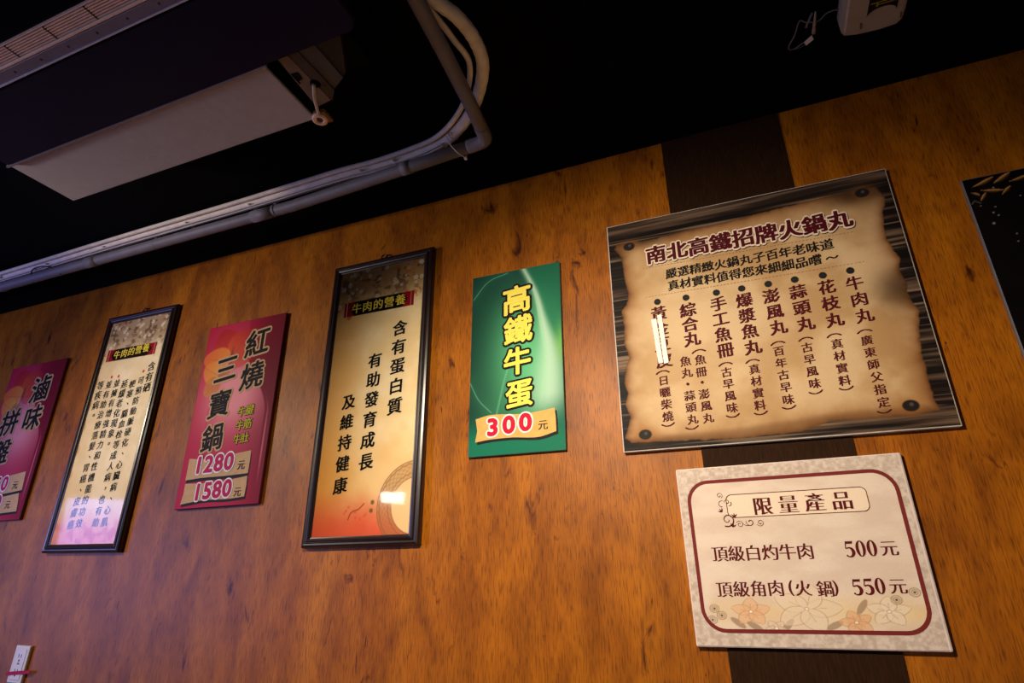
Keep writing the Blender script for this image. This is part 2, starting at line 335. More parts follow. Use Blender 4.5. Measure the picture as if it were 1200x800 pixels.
class Ink:
    """collects flat shapes on a board's face"""
    def __init__(self): self.v = []; self.f = []
    def put(self, v, f, y):
        n = len(self.v)
        self.v += [(float(a), y, float(b)) for a, b in v]
        self.f += [tuple(i + n for i in t) for t in f]
    def char(self, ch, cx, cz, size, y, off=0.0, fat=0.0, dup=0.0, shear=0.0, sx=1.0, ring=0.0, nring=10, round_=0.0):
        if off > 0:
            fat, off = off, 0.0
        v, f = glyph(ch, off)
        if not len(v):
            return
        v = v.copy()
        if ord(ch) < 128 or ch in '·︵︶～':
            c = (v.min(0) + v.max(0)) / 2
        else:
            c = np.array([0.5, 0.38])
            if ch in '、，。':
                c = np.array([0.12, 0.10])
        v = v - c
        v[:, 0] *= sx
        v[:, 1] += shear * v[:, 0]
        v = v * size + (cx, cz)
        offs = [(0.0, 0.0)]
        if ring:
            offs = [(ring * math.cos(2 * math.pi * k / nring), ring * math.sin(2 * math.pi * k / nring)) for k in range(nring)] + offs
        elif dup or fat:
            offs = [(a * (dup / 2 + fat), b * fat) for a in (-1, 1) for b in ((-1, 1) if fat else (0,))] + [(0, 0)]
        for k, (a, b) in enumerate(offs):
            self.put(v + np.array((a, b)) * size, f, y - 0.00001 * k)
    def stroke(self, pts, ws, y):
        """ribbon of varying width along points"""
        P = [Vector((p[0], p[1])) for p in pts]; n = len(P); vv = []
        for i, p in enumerate(P):
            t = (P[min(i + 1, n - 1)] - P[max(i - 1, 0)]).normalized(); nn = Vector((-t.y, t.x))
            wd = ws[i] if isinstance(ws, (list, tuple)) else ws
            vv += [p + nn * wd / 2, p - nn * wd / 2]
        self.put(vv, [(2 * i, 2 * i + 1, 2 * i + 3, 2 * i + 2) for i in range(n - 1)], y)
    def disc(self, cx, cz, r, y, n=20, ri=0.0):
        o = [(cx + r * math.cos(2 * math.pi * k / n), cz + r * math.sin(2 * math.pi * k / n)) for k in range(n)]
        if ri:
            i_ = [(cx + ri * math.cos(2 * math.pi * k / n), cz + ri * math.sin(2 * math.pi * k / n)) for k in range(n)]
            self.put(o + i_, [(k, (k + 1) % n, n + (k + 1) % n, n + k) for k in range(n)], y)
        else:
            self.put(o, [tuple(range(n))], y)
    def poly(self, pts, y):
        self.put(pts, [tuple(range(len(pts)))], y)
    def build(self, name, material, parent):
        me = bpy.data.meshes.new(name); me.from_pydata(self.v, [], self.f); me.update()
        bm = bmesh.new(); bm.from_mesh(me)
        for fc in bm.faces:
            if fc.normal.y > 0:
                fc.normal_flip()
        bm.to_mesh(me); bm.free()
        return obj(name, me, material, parent)


def put_run(ink, r, y, **kw):
    st, text, (x0, z0, x1, z1), size, sx = r
    n = len(text)
    for i, ch in enumerate(text):
        t = i / (n - 1) if n > 1 else 0
        if ch == '·':
            ink.disc(x0, z0, size * 0.14, y)
            continue
        ink.char(ch, x0 + (x1 - x0) * t, z0 + (z1 - z0) * t, size, y, sx=sx, **kw)


def runs(key, style):
    return [r for r in RUNS[key] if r[0] == style]


# ------------------------------------------------------------------ shared materials
M = {}
M['black_ink'] = mat('black_ink', (22, 18, 18), 0.6, var=0.05, spec=0.12)
M['maroon_ink'] = mat('maroon_ink', (78, 12, 24), 0.6, var=0.05, spec=0.12)
M['wine_ink'] = mat('wine_ink', (92, 18, 26), 0.6, var=0.05, spec=0.12)
M['border_ink'] = mat('border_ink', (120, 42, 40), 0.6, var=0.05, spec=0.12)
M['cream_ink'] = mat('cream_ink', (238, 215, 190), 0.6, var=0.05, spec=0.12)
M['white_ink'] = mat('white_ink', (245, 238, 232), 0.6, var=0.03, spec=0.12)
M['yellow_ink'] = mat('yellow_ink', (246, 226, 92), 0.6, var=0.05, spec=0.12)
M['olive_ink'] = mat('olive_ink', (196, 190, 40), 0.6, var=0.05, spec=0.12)
M['olive_dark'] = mat('olive_dark', (64, 44, 20), 0.6, spec=0.12)
M['red_ink'] = mat('red_ink', (200, 22, 52), 0.6, var=0.05, spec=0.12)
M['rose_ink'] = mat('rose_ink', (190, 30, 84), 0.6, var=0.05, spec=0.12)
M['pink_ink'] = mat('pink_ink', (235, 215, 215), 0.6, var=0.03, spec=0.12)
M['tan_paper'] = mat('tan_paper', (216, 172, 96), 0.6, var=0.08, scale=60, spec=0.12)
M['ochre_paper'] = mat('ochre_paper', (206, 168, 118), 0.6, var=0.08, scale=60, spec=0.12)
M['dark_print'] = mat('dark_print', (30, 32, 34), 0.6, var=0.1, spec=0.12)
M['board_edge'] = mat('board_edge', (196, 188, 178), 0.6, var=0.08)
M['green_edge'] = mat('green_edge', (60, 90, 80), 0.6)
M['black_edge'] = mat('black_edge', (92, 86, 88), 0.6)
M['frame_wood'] = mat('frame_wood', (34, 20, 20), 0.28, var=0.25, scale=20, stretch=(6, 6, 1), spec=0.6)
M['brass'] = mat('aged_brass', (70, 48, 26), 0.4, metal=0.6)
M['tape'] = mat('white_tape', (240, 236, 228), 0.6, var=0.04)

# ------------------------------------------------------------------ setting
CEIL = 2.5724


def wood_mat():
    m = bpy.data.materials.new('laminate_wood'); m.use_nodes = True
    nt = m.node_tree; N = nt.nodes; lk = nt.links.new; b = N['Principled BSDF']
    tc = N.new('ShaderNodeTexCoord')

    def noise(scale, stretch, detail=4, dist=0.0, rough=0.55):
        mp = N.new('ShaderNodeMapping'); mp.inputs['Scale'].default_value = stretch
        lk(tc.outputs['Object'], mp.inputs['Vector'])
        n = N.new('ShaderNodeTexNoise'); n.inputs['Scale'].default_value = scale
        n.inputs['Detail'].default_value = detail; n.inputs['Distortion'].default_value = dist
        n.inputs['Roughness'].default_value = rough
        lk(mp.outputs['Vector'], n.inputs['Vector'])
        return n.outputs['Fac']

    def ramp(fac, stops):
        r = N.new('ShaderNodeValToRGB'); e = r.color_ramp.elements
        e[0].position, e[0].color = stops[0][0], L4(stops[0][1])
        e[1].position, e[1].color = stops[-1][0], L4(stops[-1][1])
        for p, c in stops[1:-1]:
            k = e.new(p); k.color = L4(c)
        lk(fac, r.inputs['Fac'])
        return r.outputs['Color']

    def mul(a, b_, f=1.0):
        x = N.new('ShaderNodeMix'); x.data_type = 'RGBA'; x.blend_type = 'MULTIPLY'
        x.inputs[0].default_value = f
        lk(a, x.inputs[6]); lk(b_, x.inputs[7])
        return x.outputs[2]
    base = ramp(noise(2.2, (2.6, 1, 0.45), 5, 0.8), [(0.28, (148, 79, 5)), (0.5, (174, 99, 8)), (0.72, (190, 114, 14))])
    cloud = ramp(noise(7, (1.6, 1, 0.7), 4, 0.5), [(0.3, (196, 186, 176)), (0.6, (255, 255, 255)), (1.0, (255, 255, 255))])
    fine = ramp(noise(105, (3.2, 1, 0.22), 4, 0.0), [(0.32, (176, 166, 156)), (0.52, (250, 250, 250)), (0.9, (255, 255, 255))])
    knots = ramp(noise(7.5, (2.2, 1, 0.75), 4, 0.9, 0.62), [(0.275, (92, 66, 52)), (0.325, (190, 178, 168)), (0.375, (255, 255, 255)), (1.0, (255, 255, 255))])
    cracks = ramp(noise(15, (4.0, 1, 0.5), 6, 1.2, 0.7), [(0.295, (84, 60, 50)), (0.35, (255, 255, 255)), (1.0, (255, 255, 255))])
    col = mul(mul(mul(mul(base, cloud, 0.9), fine, 1.0), knots, 0.95), cracks, 0.95)
    lk(col, b.inputs['Base Color'])
    b.inputs['Roughness'].default_value = 0.46
    b.inputs['Specular IOR Level'].default_value = 0.24
    bp = N.new('ShaderNodeBump'); bp.inputs['Strength'].default_value = 0.08; bp.inputs['Distance'].default_value = 0.002
    lk(noise(60, (4, 1, 0.22), 3, 0.0), bp.inputs['Height']); lk(bp.outputs['Normal'], b.inputs['Normal'])
    return m


def struct(name, bm, m, label=None):
    o = obj(name, bm, m); o['kind'] = 'structure'
    return o


struct('wall_back', box(-4.9, 2.6, 0.0, 0.12, 0.0, CEIL), wood_mat())
struct('ceiling', box(-4.9, 2.6, -3.8, 0.12, CEIL, CEIL + 0.1), mat('black_ceiling_paint', (7, 6, 7), 0.9, spec=0.05))
struct('floor', box(-4.9, 2.6, -3.8, 0.12, -0.1, 0.0), mat('floor_tile', (120, 100, 85), 0.6))
M['dark_panel'] = mat('dark_woven_panel', (44, 25, 10), 0.7, var=0.35, scale=90, stretch=(4, 1, 0.4), spec=0.08)
struct('trim_1', box(-0.10146, 0.25003, -0.003, 0.0, 0.0, CEIL), M['dark_panel'])


# ------------------------------------------------------------------ wall boards
def board(key, name, label, cat='sign', group=None):
    ox, oz, bw, bh, t, d = BOARDS[key]
    e = thing(name, label, cat, (ox, 0, oz), (0, -t, 0), group)
    return e, bw, bh, d


def panel(e, bw, bh, d, material, bev=0.0025):
    return obj('backing_board', box(0, bw, -d, -0.0005, 0, bh, bev=bev), material, e)


# --- large parchment menu
def fn_big(X, Z):
    bw, bh = BOARDS['big'][2:4]
    # planks: grain runs along x; dark with pale streaks
    g = fbm(X * 5, Z * 120, 3, 4); g2 = fbm(X * 2, Z * 38, 11, 3)
    pl = mix((22, 15, 13), (112, 88, 68), sstep(0.42, 0.72, 0.5 * g + 0.5 * g2))
    pl = mix(pl, (158, 132, 106), sstep(0.62, 0.78, fbm(X * 3, Z * 170, 21, 2)) * 0.6)
    pl = mix(pl, (14, 10, 9), sstep(0.58, 0.7, fbm(X * 2, Z * 60, 27, 2)) * 0.8)
    pl = mix(pl, (96, 74, 58), sstep(0.66, 0.70, Z) * 0.35)
    edge = PTS['big']['parch']
    wob = 0.006 * (fbm(X * 60, Z * 60, 5, 3) - 0.5)
    sd = poly_sd(X, Z, edge) + wob
    n = fbm(X * 9, Z * 9, 31, 5)
    pa = mix((178, 138, 90), (212, 180, 136), sstep(0.3, 0.7, n))
    pa = mix(pa, (216, 188, 148), np.exp(-(((X - 0.25) / 0.28) ** 2 + ((Z - 0.3) / 0.22) ** 2)) * 0.6)
    burn = np.exp(-np.clip(sd, 0, 1) / 0.022)
    pa = mix(pa, (128, 78, 38), np.clip(burn * (0.55 + 0.6 * fbm(X * 25, Z * 25, 41, 3)), 0, 1))
    pa = mix(pa, (52, 30, 16), np.exp(-np.clip(sd, 0, 1) / 0.006) * 0.45)
    # scorched patches at the right and the upper right
    for cx, cz, rx, rz, a in ((0.70, 0.655, 0.07, 0.03, 0.9), (0.725, 0.36, 0.05, 0.05, 0.6), (0.045, 0.625, 0.03, 0.03, 0.3), (0.09, 0.64, 0.10, 0.02, 0.5)):
        pa = mix(pa, (40, 26, 16), a * np.exp(-((X - cx) / rx) ** 2 - ((Z - cz) / rz) ** 2))
    # rolled lower edge
    pa = mix(pa, (96, 62, 32), sstep(0.045, 0.026, Z - 0.02 * sstep(0.2, 0.6, X)) * 0.4)
    out = mix(pl, pa, sstep(-0.0015, 0.0015, sd))
    # printed nail heads, each in a brown halo
    for x, z in PTS['big']['nails']:
        r = np.hypot((X - x) / 1.25, Z - z)
        out = mix(out, (150, 92, 40), 0.6 * np.exp(-(r / 0.024) ** 2))
        out = mix(out, (34, 28, 26), sstep(0.0155, 0.012, r))
        out = mix(out, (96, 88, 80), sstep(0.006, 0.003, np.hypot(X - x - 0.002, Z - z - 0.003)) * 0.7)
    for k in ('dash1', 'dash2'):
        (x0, z0), (x1, z1) = PTS['big'][k]
        zz = z0 + (z1 - z0) * (X - x0) / (x1 - x0)
        dm = sstep(0.0012, 0.0005, abs(Z - zz)) * (X > x0) * (X < x1) * ((X * 110) % 1 < 0.6)
        out = mix(out, (110, 74, 44), dm * 0.8)
    return out


e, bw, bh, d = board('big', 'menu_sign', 'large square hot pot ball menu sign printed as burnt parchment on dark planks')
panel(e, bw, bh, d, M['board_edge'], 0.002)
print_sheet('parchment_print', 0.003, bw - 0.003, 0.003, bh - 0.003, -d - 0.0004, 0.0016, fn_big, e)
i1 = Ink(); i2 = Ink(); i3 = Ink(); i4 = Ink()
for r in runs('big', 'title'):
    put_run(i1, r, -d - 0.0012, shear=0.07, ring=0.10, nring=14)
    put_run(i2, r, -d - 0.0026, shear=0.07, off=0.014, dup=0.05)
    i3 = Ink(); st_, tx_, (a_, b_, c_, d_), sz_, sx_ = r
    put_run(i3, (st_, tx_, (a_ + 0.0015, b_ - 0.0025, c_ + 0.0015, d_ - 0.0025), sz_, sx_), -d - 0.0008, shear=0.07, ring=0.10, nring=12)
    i3.build('title_shadow_print', M['dark_print'], e)
i1.build('title_outline', M['cream_ink'], e); i2.build('title_lettering', M['maroon_ink'], e)
for r in runs('big', 'kai'):
    i3 = Ink(); put_run(i3, r, -d - 0.0010, shear=0.13, off=0.008, dup=0.045)
    i3.build('subtitle_lettering', M['black_ink'], e)
for r in runs('big', 'menu'):
    i4 = Ink(); put_run(i4, r, -d - 0.0010, shear=0.09, off=0.010 if r[3] > 0.042 else 0.005, dup=0.05)
    i4.build('menu_lettering', M['maroon_ink'], e)
M['bullet'] = mat('bullet_brown', (70, 56, 46), 0.6, spec=0.12)
for x, z in PTS['big']['dots']:
    ib = Ink(); ib.disc(x, z, 0.0098, -d - 0.0010)
    bd = ib.build('bullet_dot', M['dark_print'], e)
    ib = Ink(); ib.disc(x, z, 0.0098, -d - 0.0012, ri=0.0082); ib.stroke([(x - 0.005, z), (x + 0.005, z)], 0.0012, -d - 0.0012)
    ib.build('bullet_rim', M['bullet'], bd)
for k, rot in (('tape1', 0), ('tape2', 0)):
    bm = bmesh.new(); add_prism(bm, PTS['big'][k], -d - 0.0024 - (0.0006 if k == 'tape2' else 0), -d - 0.0016, 'xzy')
    t = obj('tape_strip', bm, M['tape'], e); t['label'] = 'white tape strip crossing out a menu line'


# --- limited products sign
def fn_lim(X, Z):
    bw, bh = BOARDS['lim'][2:4]
    n = fbm(X * 130, Z * 130, 3, 3)
    out = mix((192, 172, 156), (220, 203, 187), sstep(0.2, 0.8, n))
    inn = sstep(-0.002, 0.002, poly_sd(X, Z, rrect(0.026, 0.482, 0.036, 0.372, 0.05, 6)))
    ins = mix((220, 198, 178), (230, 211, 192), sstep(0.3, 0.7, fbm(X * 14, Z * 30, 13, 4)))
    out = mix(out, ins, inn)
    # pale fish-scale weave
    out = mix(out, (214, 184, 156), inn * sstep(0.7, 0.9, np.sin(Z * 900 + 4 * np.sin(X * 220))) * 0.14)
    band = np.exp(-((Z - 0.075) / 0.03) ** 2) * sstep(0.0, 0.04, X - 0.03) * (0.4 + 0.6 * vnoise(X * 12, Z * 30, 5)) * inn
    out = mix(out, (238, 200, 128), band * 0.55)
    F = PTS['lim']['flowers']
    spec = [(0, 0.044, 0.3, (230, 178, 134), 0.6), (1, 0.074, 0.05, (230, 208, 180), 0.6), (2, 0.044, 0.25, (234, 214, 188), 0.7), (3, 0.036, 0.6, (228, 172, 124), 0.65), (4, 0.026, 0.9, (226, 200, 174), 0.7)]
    for lx, lz, la in ((0.10, 0.052, -0.6), (0.135, 0.045, -0.5), (0.30, 0.048, 0.4), (0.36, 0.085, 0.9), (0.205, 0.047, 0.8)):
        dx, dz = X - lx, Z - lz
        p = dx * math.cos(la) + dz * math.sin(la); q = -dx * math.sin(la) + dz * math.cos(la)
        out = mix(out, (140, 112, 88), sstep(1.0, 0.7, (p / 0.02) ** 2 + (q / 0.007) ** 2) * 0.6 * inn)
    for k, R, ph, colr, al in spec:
        x, z = F[k]
        dx, dz = X - x, (Z - z) * 1.45
        for q in range(5):
            an = ph + q * 2 * math.pi / 5
            p = dx * math.cos(an) + dz * math.sin(an); t = -dx * math.sin(an) + dz * math.cos(an)
            f = np.clip(p / R, 0, 1)
            half = R * 0.36 * np.sin(math.pi * f ** 0.8) ** 0.7
            m_ = sstep(0.0012, -0.0012, abs(t) - half) * (p > 0) * (p < R)
            out = mix(out, colr, m_ * al * inn)
            out = mix(out, (150, 122, 90), sstep(0.0016, 0.0005, abs(abs(t) - half)) * (p > 0.004) * (p < R) * 0.45 * inn)
            out = mix(out, (150, 116, 80), sstep(0.0012, 0.0004, abs(t)) * (p > 0) * (p < R * 0.55) * 0.4 * inn)
        r = np.hypot(dx, dz)
        out = mix(out, (120, 90, 60), sstep(0.006, 0.004, r) * 0.6); out = mix(out, (245, 232, 210), sstep(0.0045, 0.003, r))
    for x, z in PTS['lim']['rings']:
        r = np.hypot((X - x) / 1.2, Z - z)
        for rr in (0.0085, 0.005):
            out = mix(out, (150, 128, 96), sstep(0.0014, 0.0006, abs(r - rr)) * 0.7)
        out = mix(out, (110, 80, 60), sstep(0.003, 0.0018, r))
    tb = rrect(0.112, 0.421, 0.2835, 0.3395, 0.012, 5)
    out = mix(out, (240, 217, 190), sstep(-0.001, 0.001, poly_sd(X, Z, tb)))
    return out


e, bw, bh, d = board('lim', 'menu_sign', 'cream limited products price sign with rounded maroon border, lowest sign on the wall')
panel(e, bw, bh, d, mat('rose_cream_edge', (226, 206, 196), 0.6), 0.004)
print_sheet('cream_print', 0.003, bw - 0.008, 0.003, bh - 0.003, -d - 0.0004, 0.0013, fn_lim, e)
ik = Ink(); y = -d - 0.001
a = rrect(0.0205, 0.4875, 0.0305, 0.3775, 0.053); b_ = rrect(0.0288, 0.4792, 0.0388, 0.3692, 0.045); n = len(a)
ik.put(a + b_, [(k, (k + 1) % n, n + (k + 1) % n, n + k) for k in range(n)], y)
ik.build('border_line', M['border_ink'], e)
ik = Ink()
a = rrect(0.112, 0.421, 0.2835, 0.3395, 0.014); b_ = rrect(0.1136, 0.4194, 0.2851, 0.3379, 0.013); n = len(a)
ik.put(a + b_, [(k, (k + 1) % n, n + (k + 1) % n, n + k) for k in range(n)], y)


def spiral(cx, cz, r0, r1, a0, turns, w0, w1, n=26):
    pts = []; ws = []
    for k in range(n):
        t = k / (n - 1); r = r0 + (r1 - r0) * t; an = math.radians(a0) + turns * 2 * math.pi * t
        pts.append((cx + r * math.cos(an), cz + r * math.sin(an))); ws.append(w0 + (w1 - w0) * t)
    ik.stroke(pts, ws, y - 0.0002)


spiral(0.0985, 0.3385, 0.0075, 0.002, -60, 1.2, 0.0009, 0.0014)
spiral(0.1015, 0.3175, 0.0085, 0.006, 60, 0.6, 0.0008, 0.0016)
spiral(0.1140, 0.3220, 0.006, 0.003, 200, -0.9, 0.0008, 0.0018)
spiral(0.1190, 0.3190, 0.007, 0.004, 250, 0.4, 0.0008, 0.0022)
spiral(0.1100, 0.2800, 0.0165, 0.003, -120, 1.35, 0.0030, 0.0012, 40)
spiral(0.1365, 0.2680, 0.0085, 0.002, 150, -1.3, 0.0009, 0.0013)
spiral(0.1605, 0.2720, 0.0095, 0.003, 160, 1.0, 0.0010, 0.0022)
spiral(0.1830, 0.2700, 0.0085, 0.002, 200, 1.4, 0.0010, 0.0015)
spiral(0.1560, 0.2770, 0.015, 0.012, 190, 0.25, 0.0008, 0.0014)
for fx, fz, an0 in ((0.1265, 0.2845, 90), (0.1000, 0.2985, 125), (0.1190, 0.2620, 70)):
    for da in (-38, 0, 38):
        an = math.radians(an0 + da)
        ik.stroke([(fx, fz), (fx + 0.005 * math.cos(an), fz + 0.005 * math.sin(an)), (fx + 0.0105 * math.cos(an), fz + 0.0105 * math.sin(an))], [0.0006, 0.0032, 0.0006], y - 0.0002)
ik.build('title_box_ornament', M['wine_ink'], e)
for r in runs('lim', 'ming'):
    ik = Ink(); put_run(ik, r, y, off=-0.012, dup=0.08 if r[1][0] == '限' else 0.068)
    ik.build('title_lettering' if r[1][0] == '限' else 'dish_lettering', M['wine_ink'], e)


def serif_digit(ch, cx, cz, hh, ww):
    """bold serif numerals: heavy stems, thin joins"""
    def P(u, v): return (cx + (u - 0.5) * ww, cz + (v - 0.5) * hh)
    if ch == '0':
        n = 28
        o = [P(0.5 + 0.48 * math.cos(2 * math.pi * k / n), 0.5 + 0.5 * math.sin(2 * math.pi * k / n)) for k in range(n)]
        i_ = [P(0.5 + 0.17 * math.cos(2 * math.pi * k / n), 0.5 + 0.44 * math.sin(2 * math.pi * k / n)) for k in range(n)]
        ip.put(o + i_, [(k, (k + 1) % n, n + (k + 1) % n, n + k) for k in range(n)], y)
    else:
        ip.poly([P(0.2, 0.98), P(0.86, 0.98), P(0.92, 1.02), P(0.84, 0.82), P(0.18, 0.82)], y - 0.00002)
        ip.stroke([P(0.22, 0.98), P(0.12, 0.52)], 0.1 * ww, y)
        pts = []; ws = []
        for k in range(24):
            t = math.radians(128 - 265 * k / 23)
            pts.append(P(0.42 + 0.40 * math.cos(t), 0.30 + 0.28 * math.sin(t)))
            ws.append(ww * (0.12 + 0.22 * max(0, math.cos(t)) ** 1.0))
        ip.stroke(pts, ws, y - 0.00004)
        ip.disc(*P(0.16, 0.10), 0.09 * ww, y - 0.00006)


for r in runs('lim', 'mingb'):
    st, text, (x0, z0, x1, z1), size, sx = r
    ip = Ink()
    for k, ch in enumerate(text):
        serif_digit(ch, x0 + (x1 - x0) * k / 2, z0 + (z1 - z0) * k / 2, size * 0.84, abs(x1 - x0) / 2 * 0.93)
    ip.build('price_lettering', M['wine_ink'], e)


# --- price ribbons shared by the green and red boards
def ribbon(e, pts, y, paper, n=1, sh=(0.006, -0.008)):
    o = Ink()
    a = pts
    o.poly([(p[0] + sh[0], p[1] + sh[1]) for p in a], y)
    o.build('ribbon_shadow_print', M['dark_print'], e)  # drop shadow printed under the ribbon as a dark offset copy
    o = Ink(); o.poly(a, y - 0.0004)
    return o.build('price_ribbon', paper, e)


def curl(pts, ntop, n=8):
    """smooth the long edges of a ribbon outline: ntop points along the top, the rest round the bottom"""
    top = sm2(pts[:ntop], n); side = pts[ntop:ntop + 1]; rest = pts[ntop + 1:]
    bot = sm2(rest[:-1], n)
    return top + side + bot + rest[-1:]


# --- green board
def fn_green(X, Z):
    bw, bh = BOARDS['green'][2:4]
    u, v = X / bw, Z / bh
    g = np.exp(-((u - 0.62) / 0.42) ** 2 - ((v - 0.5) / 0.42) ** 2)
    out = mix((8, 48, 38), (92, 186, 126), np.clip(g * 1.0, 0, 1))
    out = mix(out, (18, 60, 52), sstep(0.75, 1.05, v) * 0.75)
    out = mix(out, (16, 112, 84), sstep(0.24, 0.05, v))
    c = sm2(PTS['green']['sw'])
    cx = np.interp(v * bh, [p[1] for p in c][::-1], [p[0] for p in c][::-1])
    wdt = 0.012 + 0.05 * sstep(0.75, 0.25, v)
    out = mix(out, (206, 232, 206), np.clip(np.exp(-((X - cx) / wdt) ** 2) * 0.75 * sstep(0.1, 0.3, v), 0, 1))
    out = mix(out, (150, 216, 160), sstep(0.004, 0.0005, abs(X - cx + 0.03 * (1 - v))) * 0.7 * sstep(0.2, 0.35, v))
    out = mix(out, (30, 120, 84), sstep(0.0, 0.02, X - cx - 0.045 * sstep(0.9, 0.3, v)) * 0.65 * sstep(0.3, 0.6, v))
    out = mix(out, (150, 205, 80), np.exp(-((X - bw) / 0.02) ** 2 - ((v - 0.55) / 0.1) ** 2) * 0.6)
    for k, wd, al in (('sw2', 0.006, 0.45), ('arc', 0.003, 0.55), ('arc2', 0.0025, 0.6)):
        dl = line_d(X, Z, sm2(PTS['green'][k]))
        out = mix(out, (150, 210, 170), sstep(wd, 0, dl) * al)
        out = mix(out, (60, 140, 100), np.exp(-dl / 0.03) * 0.25)
    return out


e, bw, bh, d = board('green', 'price_sign', 'green price sign with yellow characters and a 300 ribbon')
panel(e, bw, bh, d, M['green_edge'])
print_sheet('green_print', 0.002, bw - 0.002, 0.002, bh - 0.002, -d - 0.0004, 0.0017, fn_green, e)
for r in runs('green', 'yellow'):
    i1 = Ink(); i2 = Ink()
    put_run(i1, r, -d - 0.0012, shear=0.10, ring=0.10, nring=16)
    put_run(i2, r, -d - 0.0022, shear=0.10, ring=0.028, nring=10)
    c_ = i1.build('title_character', M['black_ink'], e); i2.build('character_ink', M['yellow_ink'], c_)
P_ = PTS['green']['ribbon']
rb = ribbon(e, curl(P_, 5), -d - 0.0010, M['tan_paper'])
i1 = Ink(); i2 = Ink(); i3 = Ink()


def digits(i1, i2, key, ring_out=0.115, ring_in=0.045):
    d_ = BOARDS[key][5]
    for r in runs(key, 'price'):
        put_run(i1, r, -d_ - 0.0020, ring=ring_out, nring=14)
        put_run(i2, r, -d_ - 0.0030, ring=ring_in, nring=10)


digits(i1, i2, 'green')
for r in runs('green', 'unit'):
    put_run(i3, r, -d - 0.0022, dup=0.03)
i1.build('numeral_outline', M['white_ink'], rb); i2.build('price_lettering', M['red_ink'], rb); i3.build('unit_lettering', M['black_ink'], rb)


# --- red boards
def fn_red(key, flip=0.0):
    def fn(X, Z):
        bw, bh = BOARDS[key][2:4]
        u, v = X / bw, Z / bh
        out = mix((172, 18, 48), (112, 6, 28), sstep(0.45, 1.0, u * 0.8 + v * 0.3))
        out = mix(out, (196, 30, 66), np.exp(-((u - 0.35) / 0.35) ** 2 - ((v - 1.0) / 0.15) ** 2) * 0.7)
        # pale rose glow bounded by a curve on the right
        edge = 0.55 + 0.36 * sstep(0.86, 0.45, v)
        ins = sstep(0.012, -0.012, u - edge)
        glow = np.exp(-((u - 0.50) / 0.46) ** 2 - ((v - 0.58) / 0.27) ** 2)
        out = mix(out, (250, 166, 160), np.clip(glow * 1.1, 0, 1) * ins * 0.9)
        out = mix(out, (196, 40, 74), sstep(0.5, 0.1, v) * sstep(0.0, 0.5, 1 - u) * 0.6)
        dl = abs(u - edge - 0.035)
        out = mix(out, (240, 150, 160), sstep(0.016, 0.0, dl) * sstep(0.05, 0.25, v) * sstep(0.6, 0.35, v) * 0.7)
        # orange petals
        asp = bh / bw
        for cx, cz, deg, ln, wd, c0_, c1_, al in ((0.36, 0.79, 118, 0.36, 0.17, (214, 70, 36), (176, 28, 34), 0.85), (0.38, 0.79, 52, 0.34, 0.17, (226, 96, 44), (186, 40, 36), 0.85),
                                                  (0.36, 0.78, 172, 0.36, 0.13, (240, 160, 60), (226, 110, 40), 0.85), (0.37, 0.77, 8, 0.30, 0.10, (214, 84, 50), (196, 52, 48), 0.6),
                                                  (0.26, 0.69, 150, 0.25, 0.12, (238, 176, 70), (230, 130, 44), 0.85), (0.25, 0.68, 230, 0.22, 0.10, (196, 120, 50), (214, 140, 60), 0.75), (0.24, 0.69, 20, 0.16, 0.07, (150, 110, 40), (190, 120, 50), 0.6)):
            a = math.radians(deg); dx, dz = u - cx, (v - cz) * asp
            p = (dx * math.cos(a) + dz * math.sin(a)) / ln; q = -dx * math.sin(a) + dz * math.cos(a)
            f = np.clip(p, 0, 1); half = wd * np.sin(math.pi * f ** 0.75) ** 0.55
            m_ = sstep(0.012, -0.012, abs(q) - half) * sstep(0.0, 0.06, p) * (p < 1)
            tone = np.asarray(c0_, float) * (1 - f[..., None]) + np.asarray(c1_, float) * f[..., None]
            out = out * (1 - (m_ * al)[..., None]) + tone * (m_ * al)[..., None]
            out = mix(out, (150, 40, 30), sstep(0.006, 0.0, abs(q) * (1 + f)) * m_ * 0.35)
        th = np.arctan2(v - 0.74, (u - 0.36) * bw / bh)
        out = mix(out, (90, 46, 34), np.exp(-((u - 0.37 - 0.10 * (v - 0.74)) / 0.02) ** 2) * sstep(0.73, 0.78, v) * sstep(0.88, 0.8, v) * 0.6)
        out = mix(out, (240, 200, 170), sstep(0.012, 0.0, abs(u - 0.34 - 0.6 * (v - 0.76))) * sstep(0.70, 0.74, v) * sstep(0.78, 0.76, v) * 0.7)
        out = mix(out, (190, 40, 80), sstep(0.012, 0.0, abs(u - 0.20 - 0.5 * (v - 0.5) ** 2)) * sstep(0.3, 0.4, v) * sstep(0.65, 0.5, v) * 0.5)
        return out
    return fn


